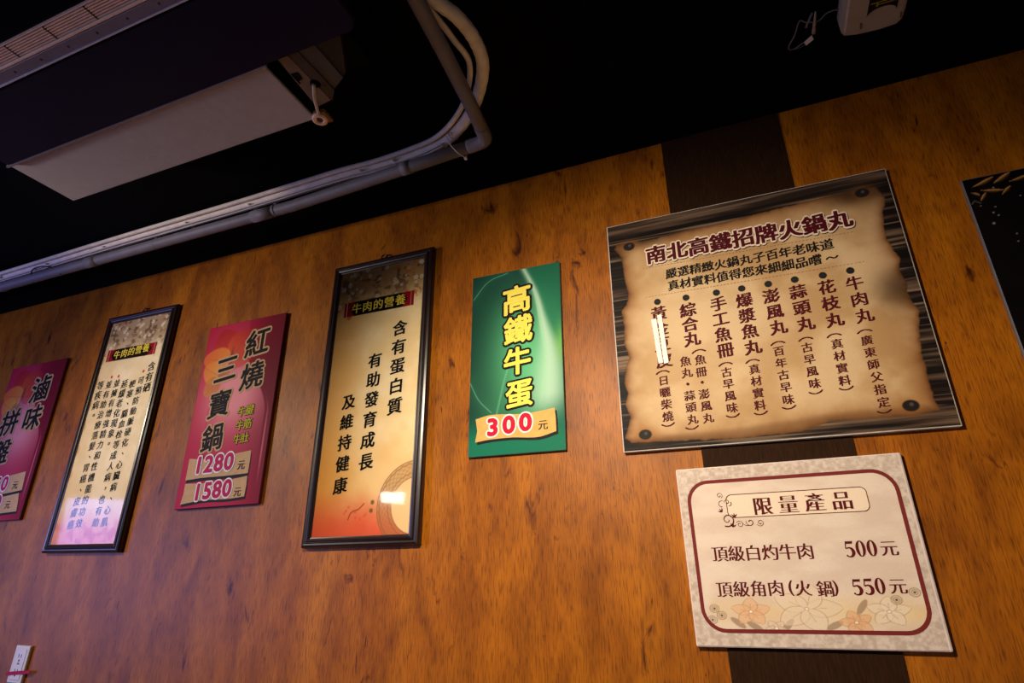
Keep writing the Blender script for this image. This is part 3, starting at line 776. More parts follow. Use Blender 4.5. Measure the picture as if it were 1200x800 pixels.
def red_board(key, label):
    e, bw, bh, d = board(key, 'price_sign', label)
    panel(e, bw, bh, d, mat('crimson_edge', (84, 10, 24), 0.6))
    print_sheet('red_print', 0.0035, bw - 0.002, 0.002, bh - 0.002, -d - 0.0004, 0.0022, fn_red(key), e)
    for r in runs(key, 'brush'):
        i1 = Ink(); i2 = Ink()
        put_run(i1, r, -d - 0.0012, shear=0.12, ring=0.085, nring=14)
        put_run(i2, r, -d - 0.0022, shear=0.12, ring=0.018, nring=8)
        c_ = i1.build('title_character', M['ochre_paper'], e); i2.build('character_ink', M['black_ink'], c_)
    for r in runs(key, 'sub'):
        i1 = Ink(); i2 = Ink()
        put_run(i1, r, -d - 0.0012, ring=0.07, nring=10, shear=0.05)
        put_run(i2, r, -d - 0.0022, dup=0.04, shear=0.05)
        c_ = i1.build('cut_lettering', M['olive_dark'], e); i2.build('lettering_ink', M['olive_ink'], c_)
    def clip(pts):
        return [(max(0.004, min(bw - 0.004, p[0])), max(0.004, p[1])) for p in pts]
    r2 = ribbon(e, clip(curl(PTS[key]['rib1'], 4)), -d - 0.0010, M['ochre_paper'], sh=(0.004, -0.011))
    r1 = ribbon(e, clip(curl(PTS[key]['rib2'], 4)), -d - 0.0014, M['ochre_paper'], sh=(0.004, -0.009))
    return e, r1, r2, d


e, r1, r2, d = red_board('red', 'red price sign with orange petals and 1280 and 1580 ribbons')
for rb, pr, un in ((r2, runs('red', 'price')[0], runs('red', 'unit')[0]), (r1, runs('red', 'price')[1], runs('red', 'unit')[1])):
    i1 = Ink(); i2 = Ink(); i3 = Ink()
    put_run(i1, pr, -d - 0.0026, ring=0.10, nring=14); put_run(i2, pr, -d - 0.0036, ring=0.035, nring=10)
    put_run(i3, un, -d - 0.0026, dup=0.03)
    i1.build('numeral_outline', M['white_ink'], rb); i2.build('price_lettering', M['rose_ink'], rb); i3.build('unit_lettering', M['black_ink'], rb)
e, r1, r2, d = red_board('red2', 'red price sign at the far left, cut off by the photo edge, prices partly hidden')
for rb, pr, un in ((r2, runs('red2', 'price')[0], runs('red2', 'unit')[0]), (r1, runs('red2', 'price')[1], runs('red2', 'unit')[1])):
    i1 = Ink(); i2 = Ink(); i3 = Ink()
    put_run(i1, pr, -d - 0.0026, ring=0.10, nring=14); put_run(i2, pr, -d - 0.0036, ring=0.035, nring=10)
    put_run(i3, un, -d - 0.0026, dup=0.03)
    i1.build('numeral_outline', M['white_ink'], rb); i2.build('price_lettering', M['rose_ink'], rb); i3.build('unit_lettering', M['black_ink'], rb)


# --- framed posters
def glass_mat():
    m = bpy.data.materials.new('picture_glass'); m.use_nodes = True
    nt = m.node_tree; N = nt.nodes; lk = nt.links.new
    N.remove(N['Principled BSDF'])
    fr = N.new('ShaderNodeFresnel'); fr.inputs['IOR'].default_value = 1.5
    tr = N.new('ShaderNodeBsdfTransparent'); gl = N.new('ShaderNodeBsdfGlossy')
    nz = N.new('ShaderNodeTexNoise'); nz.inputs['Scale'].default_value = 4
    mr = N.new('ShaderNodeMapRange'); mr.inputs['To Min'].default_value = 0.03; mr.inputs['To Max'].default_value = 0.09
    lk(nz.outputs['Fac'], mr.inputs['Value']); lk(mr.outputs['Result'], gl.inputs['Roughness'])
    mx = N.new('ShaderNodeMixShader')
    lk(fr.outputs[0], mx.inputs[0]); lk(tr.outputs[0], mx.inputs[1]); lk(gl.outputs[0], mx.inputs[2])
    lk(mx.outputs[0], N['Material Output'].inputs['Surface'])
    return m


M['glass'] = glass_mat()


def fn_frame(key):
    band = PTS[key]['band']; inner = PTS[key]['inner']
    x0 = min(p[0] for p in inner); x1 = max(p[0] for p in inner); z0 = min(p[1] for p in inner); z1 = max(p[1] for p in inner)
    pale = key == 'frame1'
    def fn(X, Z):
        u = (X - x0) / (x1 - x0); v = (Z - z0) / (z1 - z0)
        n = fbm(X * 14, Z * 14, 51, 4)
        out = mix((242, 220, 176), (248, 232, 200), sstep(0.3, 0.7, n)) if not pale else mix((236, 220, 190), (246, 234, 212), sstep(0.3, 0.7, n))
        gold = np.clip(sstep(0.55, 0.0, u) * 0.7 + sstep(0.45, 0.15, v) * 0.35 * (u < 2), 0, 1)
        out = mix(out, (228, 166, 78) if not pale else (232, 200, 140), gold * (0.9 if not pale else 0.5))
        if pale:
            out = mix(out, (206, 160, 80), sstep(0.05, 0.0, u + 0.03 * np.sin(v * 60)) * 0.7)
        red = sstep(0.17, 0.0, v + 0.05 * (n - 0.5))
        out = mix(out, (226, 92, 66) if not pale else (232, 140, 118), red * 0.85)
        # blossoms over a brown ground at the top
        top = sstep(0.80, 0.93, v + 0.06 * (fbm(X * 30, Z * 30, 61, 3) - 0.5))
        out = mix(out, (168, 128, 84) if not pale else (164, 140, 122), top * 0.8)
        tw = sstep(0.55, 0.62, fbm(X * 60, Z * 60, 63, 3)) * top
        out = mix(out, (96, 62, 44), tw * 0.6)
        r = np.random.RandomState(5 if pale else 9)
        for k in range(95):
            cx = r.uniform(0, 1); cz = 1.02 - 0.24 * r.rand() ** 1.3
            if cz < 0.9 and 0.25 < cx < 0.75 and r.rand() < 0.75:
                continue
            px, pz = x0 + cx * (x1 - x0), z0 + cz * (z1 - z0)
            dx, dz = X - px, Z - pz; rr = np.hypot(dx, dz); th = np.arctan2(dz, dx) + r.uniform(0, 6)
            R = r.uniform(0.006, 0.012)
            c_ = [(240, 228, 214), (226, 190, 150), (206, 120, 60), (250, 240, 232)][r.randint(4)]
            out = mix(out, c_, sstep(0.0015, -0.0015, rr - R * (0.6 + 0.4 * np.cos(2.5 * th) ** 2)) * 0.75)
            out = mix(out, (150, 70, 50), sstep(0.002, 0.001, rr) * 0.8)
        if not pale:
            px, pz = PTS[key]['plate'][0]
            rr = np.hypot(X - px, (Z - pz))
            R1 = 0.135; R0 = 0.085
            ringm = sstep(0.003, 0, rr - R1) * sstep(-0.003, 0, rr - R0)
            pat = 0.5 + 0.5 * np.sin(np.arctan2(Z - pz, X - px) * 34) * np.sin(rr * 420)
            out = mix(out, (236, 206, 160), sstep(0.002, -0.002, rr - R0))
            out = mix(out, (170, 130, 90), ringm * (0.3 + 0.35 * pat))
            for q in (R1, R0, R0 + 0.012, R1 - 0.008):
                out = mix(out, (150, 100, 60), sstep(0.002, 0.0006, abs(rr - q)) * 0.6)
            for k in (2, 3):
                cx, cz = PTS[key]['plate'][k]
                out = mix(out, (120, 96, 54), sstep(0.0075, 0.006, np.hypot(X - cx, Z - cz)) * 0.85)
            b = PTS[key]['plate']
            dl = line_d(X, Z, sm2([b[6], b[4], ((b[4][0] + b[5][0]) / 2 + 0.004, (b[4][1] + b[5][1]) / 2 - 0.003), b[5]]))
            out = mix(out, (140, 60, 40), sstep(0.0028, 0.0012, dl) * 0.7)
            for k in range(9):
                cx = b[6][0] + r.uniform(-0.02, 0.07); cz = b[4][1] + r.uniform(-0.025, 0.02)
                out = mix(out, (214, 96, 80), sstep(0.006, 0.003, np.hypot(X - cx, Z - cz)) * 0.5)
        else:
            for cx, cz in PTS[key]['reddots']:
                out = mix(out, (206, 40, 50), sstep(0.0075, 0.005, np.hypot(X - cx, Z - cz)) * 0.9)
            n2 = sstep(0.55, 0.7, fbm(X * 30, Z * 30, 77, 3)) * sstep(0.12, 0.03, v)
            out = mix(out, (206, 90, 90), n2 * 0.6)
        # heading band: black centre, red pointed ends, pale line at each end
        bx0 = (band[0][0] + band[3][0]) / 2; bx1 = (band[1][0] + band[2][0]) / 2; bz0 = (band[0][1] + band[1][1]) / 2; bz1 = (band[2][1] + band[3][1]) / 2
        cz = (bz0 + bz1) / 2; hw = (bz1 - bz0) / 2
        inb = (X > bx0) & (X < bx1) & (Z > bz0) & (Z < bz1)
        dcol = np.where(np.minimum(X - bx0, bx1 - X)[..., None] - 0.026 + 0.02 * (abs(Z - cz) / hw)[..., None] * -1 > 0, np.array((26, 10, 12.)), np.array((158, 20, 40.)))
        out = np.where(inb[..., None], dcol, out)
        lm = inb & (abs(np.minimum(X - bx0, bx1 - X) - 0.012) < 0.0014)
        out = np.where(lm[..., None], np.array((226, 190, 160.)), out)
        return out
    return fn, (x0, x1, z0, z1)


def framed(key, label):
    e, bw, bh, d = board(key, 'framed_poster', label, 'poster')
    inn = PTS[key]['inner']
    x0 = (inn[0][0] + inn[3][0]) / 2; x1 = (inn[1][0] + inn[2][0]) / 2; z0 = (inn[0][1] + inn[1][1]) / 2; z1 = (inn[2][1] + inn[3][1]) / 2
    x0 = z0 = min(x0, z0, 0.036); x0 = 0.035; z0 = 0.031; x1 = bw - 0.035; z1 = bh - 0.034
    # moulded profile swept round the frame: (inset, depth)
    prof = [(0.0, 0.0), (0.0, -0.016), (0.003, -0.0215), (0.009, -0.024), (0.014, -0.0235), (0.017, -0.021), (0.019, -0.0245), (0.024, -0.026), (0.028, -0.0245), (0.031, -0.0205), (0.035, -0.0195), (0.035, -0.012)]
    bm = bmesh.new(); loops = []
    for ins, yy in prof:
        f = ins / 0.035
        loops.append([bm.verts.new((a, yy, b)) for a, b in ((x0 * f, z0 * f), (bw - (bw - x1) * f, z0 * f), (bw - (bw - x1) * f, bh - (bh - z1) * f), (x0 * f, bh - (bh - z1) * f))])
    for a, b in zip(loops, loops[1:]):
        for k in range(4):
            bm.faces.new((a[k], a[(k + 1) % 4], b[(k + 1) % 4], b[k]))
    bmesh.ops.recalc_face_normals(bm, faces=bm.faces)
    obj('frame', bm, M['frame_wood'], e)
    obj('backing_board', box(0.012, bw - 0.012, -0.012, -0.001, 0.012, bh - 0.012), M['dark_print'], e)
    fn, _ = fn_frame(key)
    print_sheet('printed_sheet', x0 - 0.004, x1 + 0.004, z0 - 0.004, z1 + 0.004, -0.0172, 0.0016 if key == 'frame2' else 0.0022, fn, e)
    i1 = Ink(); i2 = Ink()
    for r in runs(key, 'head'):
        put_run(i1, r, -0.0180, off=0.004, dup=0.03)
    for r in runs(key, 'kai'):
        st, text, (a0, c0, a1, c1), size, sx = r
        n = len(text); start = 0
        for k, ch in enumerate(text):           # one mesh per phrase, broken at the punctuation
            if ch in '、，。' or k == n - 1:
                g = lambda q: (a0 + (a1 - a0) * q / (n - 1), c0 + (c1 - c0) * q / (n - 1))
                if ch in '、，。':
                    i2 = Ink(); i2.char(ch, *g(k), size, -0.0180, dup=0.04)
                    i2.build('punctuation_mark', M['black_ink'], e)
                    k2 = k - 1
                else:
                    k2 = k
                i2 = Ink()
                put_run(i2, (st, text[start:k2 + 1], g(start) + g(k2), size, sx), -0.0180, shear=0.13, off=0.012 if key == 'frame2' else 0.0, dup=0.04)
                i2.build('body_lettering', M['black_ink'], e)
                start = k + 1
    i1.build('heading_lettering', M['yellow_ink'], e)
    bm = bmesh.new()
    vs = [bm.verts.new(p) for p in ((x0, -0.0188, z0), (x1, -0.0188, z0), (x1, -0.0188, z1), (x0, -0.0188, z1))]
    bm.faces.new(vs)
    obj('glass_pane', bm, M['glass'], e)
    # hanging eyelet on the top rail
    bm = bmesh.new(); cx = bw * 0.5
    add_tube(bm, [(cx + 0.012 * math.cos(t), -0.010, bh + 0.008 + 0.010 * math.sin(t)) for t in [math.radians(-30 + 240 * k / 16) for k in range(17)]], 0.0032, 8)
    add_box(bm, cx - 0.013, cx + 0.013, -0.014, -0.006, bh - 0.001, bh + 0.004)
    obj('hanging_ring', bm, M['brass'], e, True)
    return e


framed('frame2', 'dark framed poster with three columns of large black characters beside the green sign')
framed('frame1', 'dark framed poster with many columns of small writing between the two red signs')


# --- black board at the right
def fn_black(X, Z):
    bw, bh = BOARDS['black'][2:4]
    out = mix((8, 7, 8), (20, 14, 12), fbm(X * 10, Z * 10, 3, 3))
    top = bh
    for cx, cz, a, L_, wd in ((0.045, top - 0.022, 0.35, 0.055, 0.009), (0.085, top - 0.02, 0.5, 0.05, 0.010), (0.055, top - 0.05, -0.25, 0.05, 0.008), (0.02, top - 0.05, -0.7, 0.022, 0.006), (0.035, top - 0.062, 0.9, 0.03, 0.006), (0.085, top - 0.055, 0.7, 0.03, 0.007), (0.12, top - 0.03, 0.2, 0.05, 0.008), (0.16, top - 0.045, 0.6, 0.05, 0.009), (0.20, top - 0.03, -0.3, 0.05, 0.009)):
        dx, dz = X - cx, Z - cz
        p = dx * math.cos(a) + dz * math.sin(a); q = -dx * math.sin(a) + dz * math.cos(a) - 10 * p * p * 0.6
        rr = (p / (L_ / 2)) ** 2 + (q / wd) ** 2
        tp = np.clip(1 - (p / (L_ / 2)) ** 2, 0, 1); hw_ = 1.5 * wd * tp * (0.6 + 0.4 * p / L_) + 1e-6
        out = mix(out, (170, 112, 46), sstep(1.0, 0.85, abs(q) / hw_) * sstep(-0.9, 0.9, q / hw_) * (tp > 0))
        out = mix(out, (206, 160, 96), sstep(0.3, 0.0, abs(q / hw_ - 0.55)) * (tp > 0.05) * 0.7)
    r = np.random.RandomState(2)
    for cx, cz, rr in [(0.035, top - 0.14, 0.0045), (0.042, top - 0.11, 0.003), (0.05, top - 0.12, 0.0028), (0.05, top - 0.095, 0.0026), (0.06, top - 0.04, 0.003), (0.022, top - 0.085, 0.002)] + [(r.uniform(0.02, 0.4), top - r.uniform(0.05, 0.3), 0.0025) for k in range(20)]:
        out = mix(out, (170, 160, 150), sstep(rr, rr * 0.4, np.hypot(X - cx, Z - cz)) * 0.8)
    dl = line_d(X, Z, [(0.006, top - 0.075), (0.014, top - 0.068), (0.024, top - 0.078)])
    return mix(out, (120, 110, 100), sstep(0.002, 0.0008, dl) * 0.7)


e, bw, bh, d = board('black', 'poster_board', 'black poster board with golden leaf swirls at the right edge')
panel(e, bw, bh, d, M['black_edge'], 0.003)
print_sheet('black_print', 0.003, bw - 0.003, 0.003, bh - 0.003, -d - 0.0004, 0.002, fn_black, e, 0.4)

# ------------------------------------------------------------------ wall outlet
M['plastic'] = mat('cream_plastic', (226, 216, 200), 0.4, var=0.05)
e = thing('wall_outlet', 'cream wall outlet box with red tape on the wood wall', 'outlet', (-2.6215, 0, 0.926), (0, math.radians(0.9), 0))
obj('outlet_box', box(0, 0.080, -0.012, -0.0005, 0, 0.122, bev=0.003), M['plastic'], e)
M['slot'] = mat('socket_slot_dark', (40, 34, 32), 0.5)
bm = bmesh.new()
add_box(bm, 0.012, 0.068, -0.0135, -0.011, 0.010, 0.112, bev=0.002)
fp = obj('face_plate', bm, M['plastic'], e)
for zz in (0.088, 0.040):
    bm = bmesh.new()
    for xx in (0.032, 0.046):
        add_box(bm, xx - 0.0016, xx + 0.0016, -0.0139, -0.0130, zz - 0.006, zz + 0.006)
    add_lathe(bm, [(0.0001, -0.0004), (0.004, -0.0004), (0.004, 0.0004), (0.0001, 0.0004)], 14, Matrix.Translation((0.039, -0.0134, zz - 0.015)) @ Matrix.Rotation(math.pi / 2, 4, 'X'))
    obj('socket', bm, M['slot'], fp)
bm = bmesh.new(); add_box(bm, 0.034, 0.046, -0.0142, -0.013, 0.060, 0.066)
obj('indicator_window', bm, mat('grey_mark', (120, 112, 104), 0.5), e)
bm = bmesh.new()
add_prism(bm, [(-0.012, 0.021), (0.0, 0.023), (0.08, 0.031), (0.118, 0.036), (0.120, 0.046), (0.08, 0.043), (0.0, 0.035), (-0.010, 0.034)], -0.0150, -0.0143, 'xzy')
o = obj('tape_strip', bm, mat('red_tape', (178, 6, 40), 0.5, var=0.1, spec=0.15), e); o['label'] = 'red tape strip'

# ------------------------------------------------------------------ air conditioner under the ceiling
e = thing('air_conditioner', 'long ceiling air conditioner with beige grille and dark glossy underside', 'air conditioner', (0, 0, 0))
ZA = 2.372
M['ac_dark'] = mat('smoked_plastic', (18, 16, 42), 0.5, var=0.08, spec=0.12)
M['ac_shell'] = mat('charcoal_shell', (6, 5, 7), 0.7, spec=0.05)
M['ac_beige'] = mat('beige_metal', (168, 164, 162), 0.5, var=0.05)
M['ac_grille'] = mat('tan_grille', (236, 208, 186), 0.5, var=0.08)
M['ac_steel'] = mat('blue_grey_steel', (128, 124, 138), 0.4, metal=0.3, var=0.08)
M['void'] = mat('grille_void', (10, 9, 9), 0.9, spec=0.1)
XL, XR = -1.850, -0.642
obj('housing', box(XL, XR - 0.05, -1.118, -0.845, ZA + 0.032, CEIL, bev=0.004), M['ac_shell'], e)
# dark underside panel, right corners rounded
bm = bmesh.new()
pts = []
rr = 0.03
y0, y1 = -1.050, -0.862
for cx, cy, a in ((XR - rr, y1 - rr, 0), (XL + 0.006, y1 - 0.006, 90), (XL + 0.006, y0 + 0.006, 180), (XR - rr, y0 + rr, 270)):
    r0 = rr if cx > -1 else 0.006
    for k in range(9):
        t = math.radians(a + 90 * k / 8); pts.append((cx + r0 * math.cos(t), cy + r0 * math.sin(t)))
add_prism(bm, pts, ZA, ZA + 0.028, 'xyz')
bmesh.ops.bevel(bm, geom=[ed for ed in bm.edges if all(v.co.z < ZA + 0.001 for v in ed.verts)], offset=0.003, segments=2, affect='EDGES')
obj('underside_panel', bm, M['ac_dark'], e)
# lip strip of grey steel with screws
bm = bmesh.new(); add_box(bm, XL, XR, -1.0845, -1.056, ZA - 0.004, ZA + 0.032, bev=0.002)
st = obj('steel_strip', bm, M['ac_steel'], e)
bm = bmesh.new(); add_box(bm, XL, XR, -1.0585, -1.0555, ZA - 0.007, ZA + 0.002)
obj('strip_lip', bm, mat('bright_steel', (225, 222, 235), 0.35, metal=0.3), e)
for k in range(9):
    bm = bmesh.new()
    add_lathe(bm, [(0.0001, -0.0015), (0.0022, -0.0012), (0.003, 0.0)], 12, Matrix.Translation((-1.46 + 0.125 * k * 0.75, -1.071, ZA - 0.004)))
    obj('screw', bm, M['slot'], st)
# intake grille
bm = bmesh.new()
GY0, GY1 = -1.128, -1.086
add_box(bm, XL, XR, GY1 - 0.006, GY1, ZA - 0.006, ZA + 0.01, bev=0.002)
add_box(bm, XL, XR, GY0, GY0 + 0.003, ZA, ZA + 0.008)
for k in range(6):
    yy = GY0 + 0.005 + k * 0.0053
    add_box(bm, XL, XR, yy, yy + 0.0032, ZA - 0.001, ZA + 0.007)
obj('intake_grille', bm, M['ac_grille'], e)
bm = bmesh.new(); add_box(bm, XL, XR, GY0 + 0.006, GY1, ZA + 0.0085, ZA + 0.03)
for k in range(8):
    xx = -1.408 + 0.13 * k
    add_prism(bm, [(xx, GY0 + 0.003), (xx + 0.003, GY0 + 0.003), (xx + 0.003, GY1 - 0.006), (xx, GY1 - 0.006)], ZA - 0.0015, ZA + 0.012, 'xyz')
obj('grille_backing', bm, M['void'], e)
# beige rear panel with folded lip
bm = bmesh.new()
add_box(bm, -1.869, -0.922, -0.866, -0.668, ZA + 0.014, ZA + 0.022, bev=0.002)
fl = obj('rear_panel', bm, M['ac_beige'], e)
bm = bmesh.new(); add_box(bm, -1.860, -0.905, -0.8625, -0.8570, ZA - 0.001, ZA + 0.014)
obj('panel_lip', bm, M['ac_steel'], e)
obj('rear_duct', box(-1.862, -0.93, -0.855, -0.690, ZA + 0.023, CEIL), M['ac_shell'], e)
# stepped end housing with slot, bars and drain port
e2 = obj('end_housing', box(-0.919, -0.70, -0.860, -0.745, ZA + 0.045, CEIL), M['ac_shell'], e)
bm = bmesh.new(); add_prism(bm, [(-0.880, -0.862), (-0.852, -0.862), (-0.845, -0.703), (-0.893, -0.697)], ZA + 0.018, ZA + 0.05, 'xyz')
obj('drain_bracket', bm, mat('tan_bracket', (112, 94, 78), 0.5), e)
bm = bmesh.new(); add_prism(bm, [(-0.882, -0.808), (-0.862, -0.806), (-0.864, -0.786), (-0.880, -0.782), (-0.878, -0.776), (-0.883, -0.775)], ZA + 0.0165, ZA + 0.0185, 'xyz')
add_lathe(bm, [(0.0001, 0), (0.013, 0.0), (0.013, 0.004)], 14, Matrix.Translation((-0.845, -0.762, ZA + 0.016)))
obj('bracket_slot', bm, M['void'], e)
bm = bmesh.new(); add_prism(bm, [(-0.848, -0.862), (-0.822, -0.862), (-0.815, -0.728), (-0.841, -0.701)], ZA + 0.016, ZA + 0.05, 'xyz')
obj('end_bar', bm, mat('brown_bar', (52, 44, 40), 0.5), e)
bm = bmesh.new(); add_prism(bm, [(-0.822, -0.862), (-0.776, -0.862), (-0.774, -0.749), (-0.815, -0.728)], ZA + 0.020, ZA + 0.05, 'xyz')
obj('end_plate', bm, mat('grey_plate', (62, 61, 60), 0.5), e)
bm = bmesh.new(); add_prism(bm, [(-0.776, -0.862), (-0.70, -0.862), (-0.76, -0.758), (-0.774, -0.749)], ZA + 0.024, ZA + 0.05, 'xyz')
obj('end_cap', bm, mat('dark_end_cap', (12, 12, 12), 0.6), e)
bm = bmesh.new(); add_tube(bm, smooth_path([(-0.847, -0.765, ZA + 0.012), (-0.866, -0.738, ZA + 0.004), (-0.884, -0.706, ZA + 0.004), (-0.896, -0.684, ZA + 0.006)], 6), 0.0042, 10)
obj('drain_tube', bm, mat('pale_tube', (190, 168, 150), 0.5), e, True)
mt = Matrix.Translation((-0.903, -0.670, ZA + 0.004)) @ Matrix.Rotation(math.radians(180), 4, 'X')
bm = bmesh.new(); add_lathe(bm, [(0.0086, -0.012), (0.0086, 0.002), (0.0105, 0.004), (0.016, 0.005), (0.0205, 0.002), (0.0205, -0.004), (0.012, -0.007), (0.012, -0.014)], 28, mt)
dr = obj('drain_ring', bm, mat('cream_ring', (226, 190, 160), 0.45), e, True)
bm = bmesh.new(); add_lathe(bm, [(0.0001, 0.0015), (0.0088, 0.0015)], 20, mt)
obj('ring_hole', bm, mat('brown_hole', (70, 44, 34), 0.6), dr)
bm = bmesh.new(); add_box(bm, -0.912, -0.895, -0.690, -0.655, ZA + 0.006, ZA + 0.018, bev=0.002); add_box(bm, -0.890, -0.876, -0.690, -0.650, ZA + 0.004, ZA + 0.014, bev=0.002)
obj('ring_clip', bm, mat('brass_clip', (120, 84, 50), 0.5), dr)

# ------------------------------------------------------------------ conduit, hoses and cables
M['pvc'] = mat('grey_pvc', (112, 106, 110), 0.6, var=0.12, scale=18)
M['hose'] = mat('ivory_hose_wrap', (236, 222, 198), 0.6, var=0.12, scale=30, bump=0.3)
M['cable_white'] = mat('white_cable', (206, 196, 188), 0.5, var=0.08)
M['cable_black'] = mat('black_cable', (26, 24, 26), 0.5)
M['tie'] = mat('zip_tie', (214, 206, 196), 0.4)
ZP = 2.504
e = thing('conduit_pipe', 'grey plastic conduit pipe running under the ceiling and turning at an elbow', 'pipe', (0, 0, 0))
RP = 0.0201
KP = (ZP - 1.25) / (2.542 - 1.25)


def lower(pts):
    return [(x * KP, (y_ + 1.6) * KP - 1.6, ZP) for x, y_ in pts]


hp = lower([(-4.2, -0.221), (-3.107, -0.221), (-1.983, -0.217), (-1.413, -0.215), (-0.924, -0.240), (-0.66, -0.256)])
bm = bmesh.new(); add_tube(bm, hp, RP, 20); obj('straight_pipe', bm, M['pvc'], e, True)
bm = bmesh.new(); add_tube(bm, lower([(-0.603, -0.305), (-0.590, -0.433), (-0.577, -0.61), (-0.566, -0.80), (-0.556, -1.0)]), RP, 20)
obj('ceiling_pipe', bm, M['pvc'], e, True)
bm = bmesh.new(); add_tube(bm, smooth_path(lower([(-0.675, -0.2555), (-0.64, -0.2575), (-0.614, -0.266), (-0.606, -0.285), (-0.602, -0.32)]), 6), RP * 1.06, 20)
obj('elbow', bm, M['pvc'], e, True)
for xa, xb, yy in ((-2.52, -2.455, -0.219), (-1.60, -1.50, -0.2155), (-0.93, -0.895, -0.2405)):
    bm = bmesh.new(); dy = -0.004 if xa > -1 else 0.0
    xa, xb = xa * KP, xb * KP; yy = (yy + 1.6) * KP - 1.6
    add_tube(bm, [(xa, yy, ZP), (xb, yy + dy * 0.5, ZP)], RP * 1.09, 20)
    obj('coupling', bm, M['pvc'], e, True)
for xx in (-3.0, -2.05, -1.45):
    bm = bmesh.new(); add_box(bm, xx - 0.006, xx + 0.006, -0.2645, -0.2505, ZP + RP * 0.9, CEIL); add_tube(bm, [(xx - 0.005, -0.2575, ZP), (xx + 0.005, -0.2575, ZP)], RP * 1.06, 20)
    obj('pipe_clip', bm, M['pvc'], e)

ZH = 2.5515
hA = [(-4.2, -0.27, ZH), (-3.043, -0.266, ZH), (-2.359, -0.272, ZH), (-1.92, -0.273, ZH), (-1.536, -0.273, ZH), (-1.151, -0.278, ZH), (-0.998, -0.273, ZH), (-0.845, -0.280, ZH), (-0.738, -0.298, ZH), (-0.64, -0.353, ZH), (-0.561, -0.43, ZH), (-0.503, -0.524, ZH), (-0.490, -0.605, ZH), (-0.502, -0.68, ZH), (-0.530, -0.74, ZH), (-0.56, -0.83, ZH), (-0.56, -1.0, ZH)]
e = thing('insulated_hose', 'thick ivory insulated hose curving behind the grey pipe under the ceiling', 'hose', (0, 0, 0))
bm = bmesh.new(); add_tube(bm, smooth_path(hA, 12), 0.0178, 14, ripple=0.018, period=2); obj('hose_body', bm, M['hose'], e, True)
for x, y_ in ((-3.0, -0.266), (-2.68, -0.2665), (-2.32, -0.267), (-1.86, -0.268), (-1.55, -0.268), (-1.06, -0.274), (-0.93, -0.277), (-0.70, -0.315), (-0.585, -0.405)):
    bm = bmesh.new()
    dx, dy = (1, 0) if x < -0.75 else (0.75, -0.66)
    add_tube(bm, [(x - 0.0025 * dx, y_ - 0.0025 * dy, ZH - 0.001), (x + 0.0025 * dx, y_ + 0.0025 * dy, ZH - 0.001)], 0.0192, 14)
    add_box(bm, x - 0.003, x + 0.003, y_ - 0.022, y_ - 0.014, ZH - 0.016, ZH - 0.010)
    add_tube(bm, [(x, y_ - 0.015, ZH - 0.012), (x + 0.004, y_ - 0.030, ZH - 0.018)], 0.0014, 6)
    obj('zip_tie', bm, M['tie'], e)
hB = [(-0.575, -1.0, ZH), (-0.566, -0.80, ZH), (-0.548, -0.685, ZH), (-0.540, -0.623, ZH), (-0.534, -0.545, ZH), (-0.585, -0.452, ZH), (-0.658, -0.379, ZH), (-0.750, -0.326, ZH), (-0.85, -0.3085, ZH), (-1.0, -0.3015, ZH), (-1.151, -0.3065, ZH), (-1.536, -0.3015, ZH), (-1.92, -0.3015, ZH), (-2.359, -0.3005, ZH), (-3.043, -0.2945, ZH), (-4.2, -0.2985, ZH)]
bm = bmesh.new(); add_tube(bm, smooth_path(hB, 10), 0.008, 12)
tag(obj('insulated_hose', bm, M['hose'], None, True), 'thinner ivory hose following the inside of the curve of the thick hose', 'hose')
# three thin cables strapped along the hose
for k, (dy, dz, r, mm, lb) in enumerate(((-0.012, -0.0185, 0.0026, 'cable_white', 'thin white cable strapped to the camera side of the ivory hose'), (-0.003, -0.0215, 0.0022, 'cable_white', 'thin white cable riding beneath the ivory hose'), (0.006, -0.0208, 0.0018, 'cable_black', 'thin black cable running along the ivory hose'))):
    pts = []
    for i, p in enumerate(hA[:9]):
        wv = 0.0015 * math.sin(i * 1.9 + k * 2)
        pts.append((p[0], p[1] + dy + wv, p[2] + dz))
    bm = bmesh.new(); add_tube(bm, smooth_path(pts, 10), r, 8)
    tag(obj('thin_cable', bm, M[mm], None, True), lb, 'cable')
# loose tie strap hanging over the pipe near the elbow
bm = bmesh.new(); add_tube(bm, smooth_path([(-0.712, -0.335, ZH - 0.019), (-0.700, -0.3295, ZP - 0.004), (-0.690, -0.318, ZP - 0.019), (-0.682, -0.299, ZP - 0.0235), (-0.676, -0.278, ZP - 0.019), (-0.673, -0.268, ZP - 0.006)], 6), 0.0018, 6)
add_box(bm, -0.679, -0.671, -0.277, -0.268, ZP - 0.024, ZP - 0.017)
tag(obj('tie_strap', bm, M['tie']), 'loose pale tie strap looped over the grey pipe near its elbow', 'strap')
bm = bmesh.new(); add_tube(bm, smooth_path([(-2.79, -0.250, ZP - 0.0235), (-2.785, -0.272, ZP - 0.006), (-2.76, -0.288, ZH - 0.022), (-2.68, -0.280, ZH - 0.024), (-2.60, -0.262, ZP - 0.021)], 8), 0.0030, 8)
tag(obj('thin_cable', bm, M['cable_black'], None, True), 'short black cable loop wrapped over the left end of the grey pipe', 'cable')

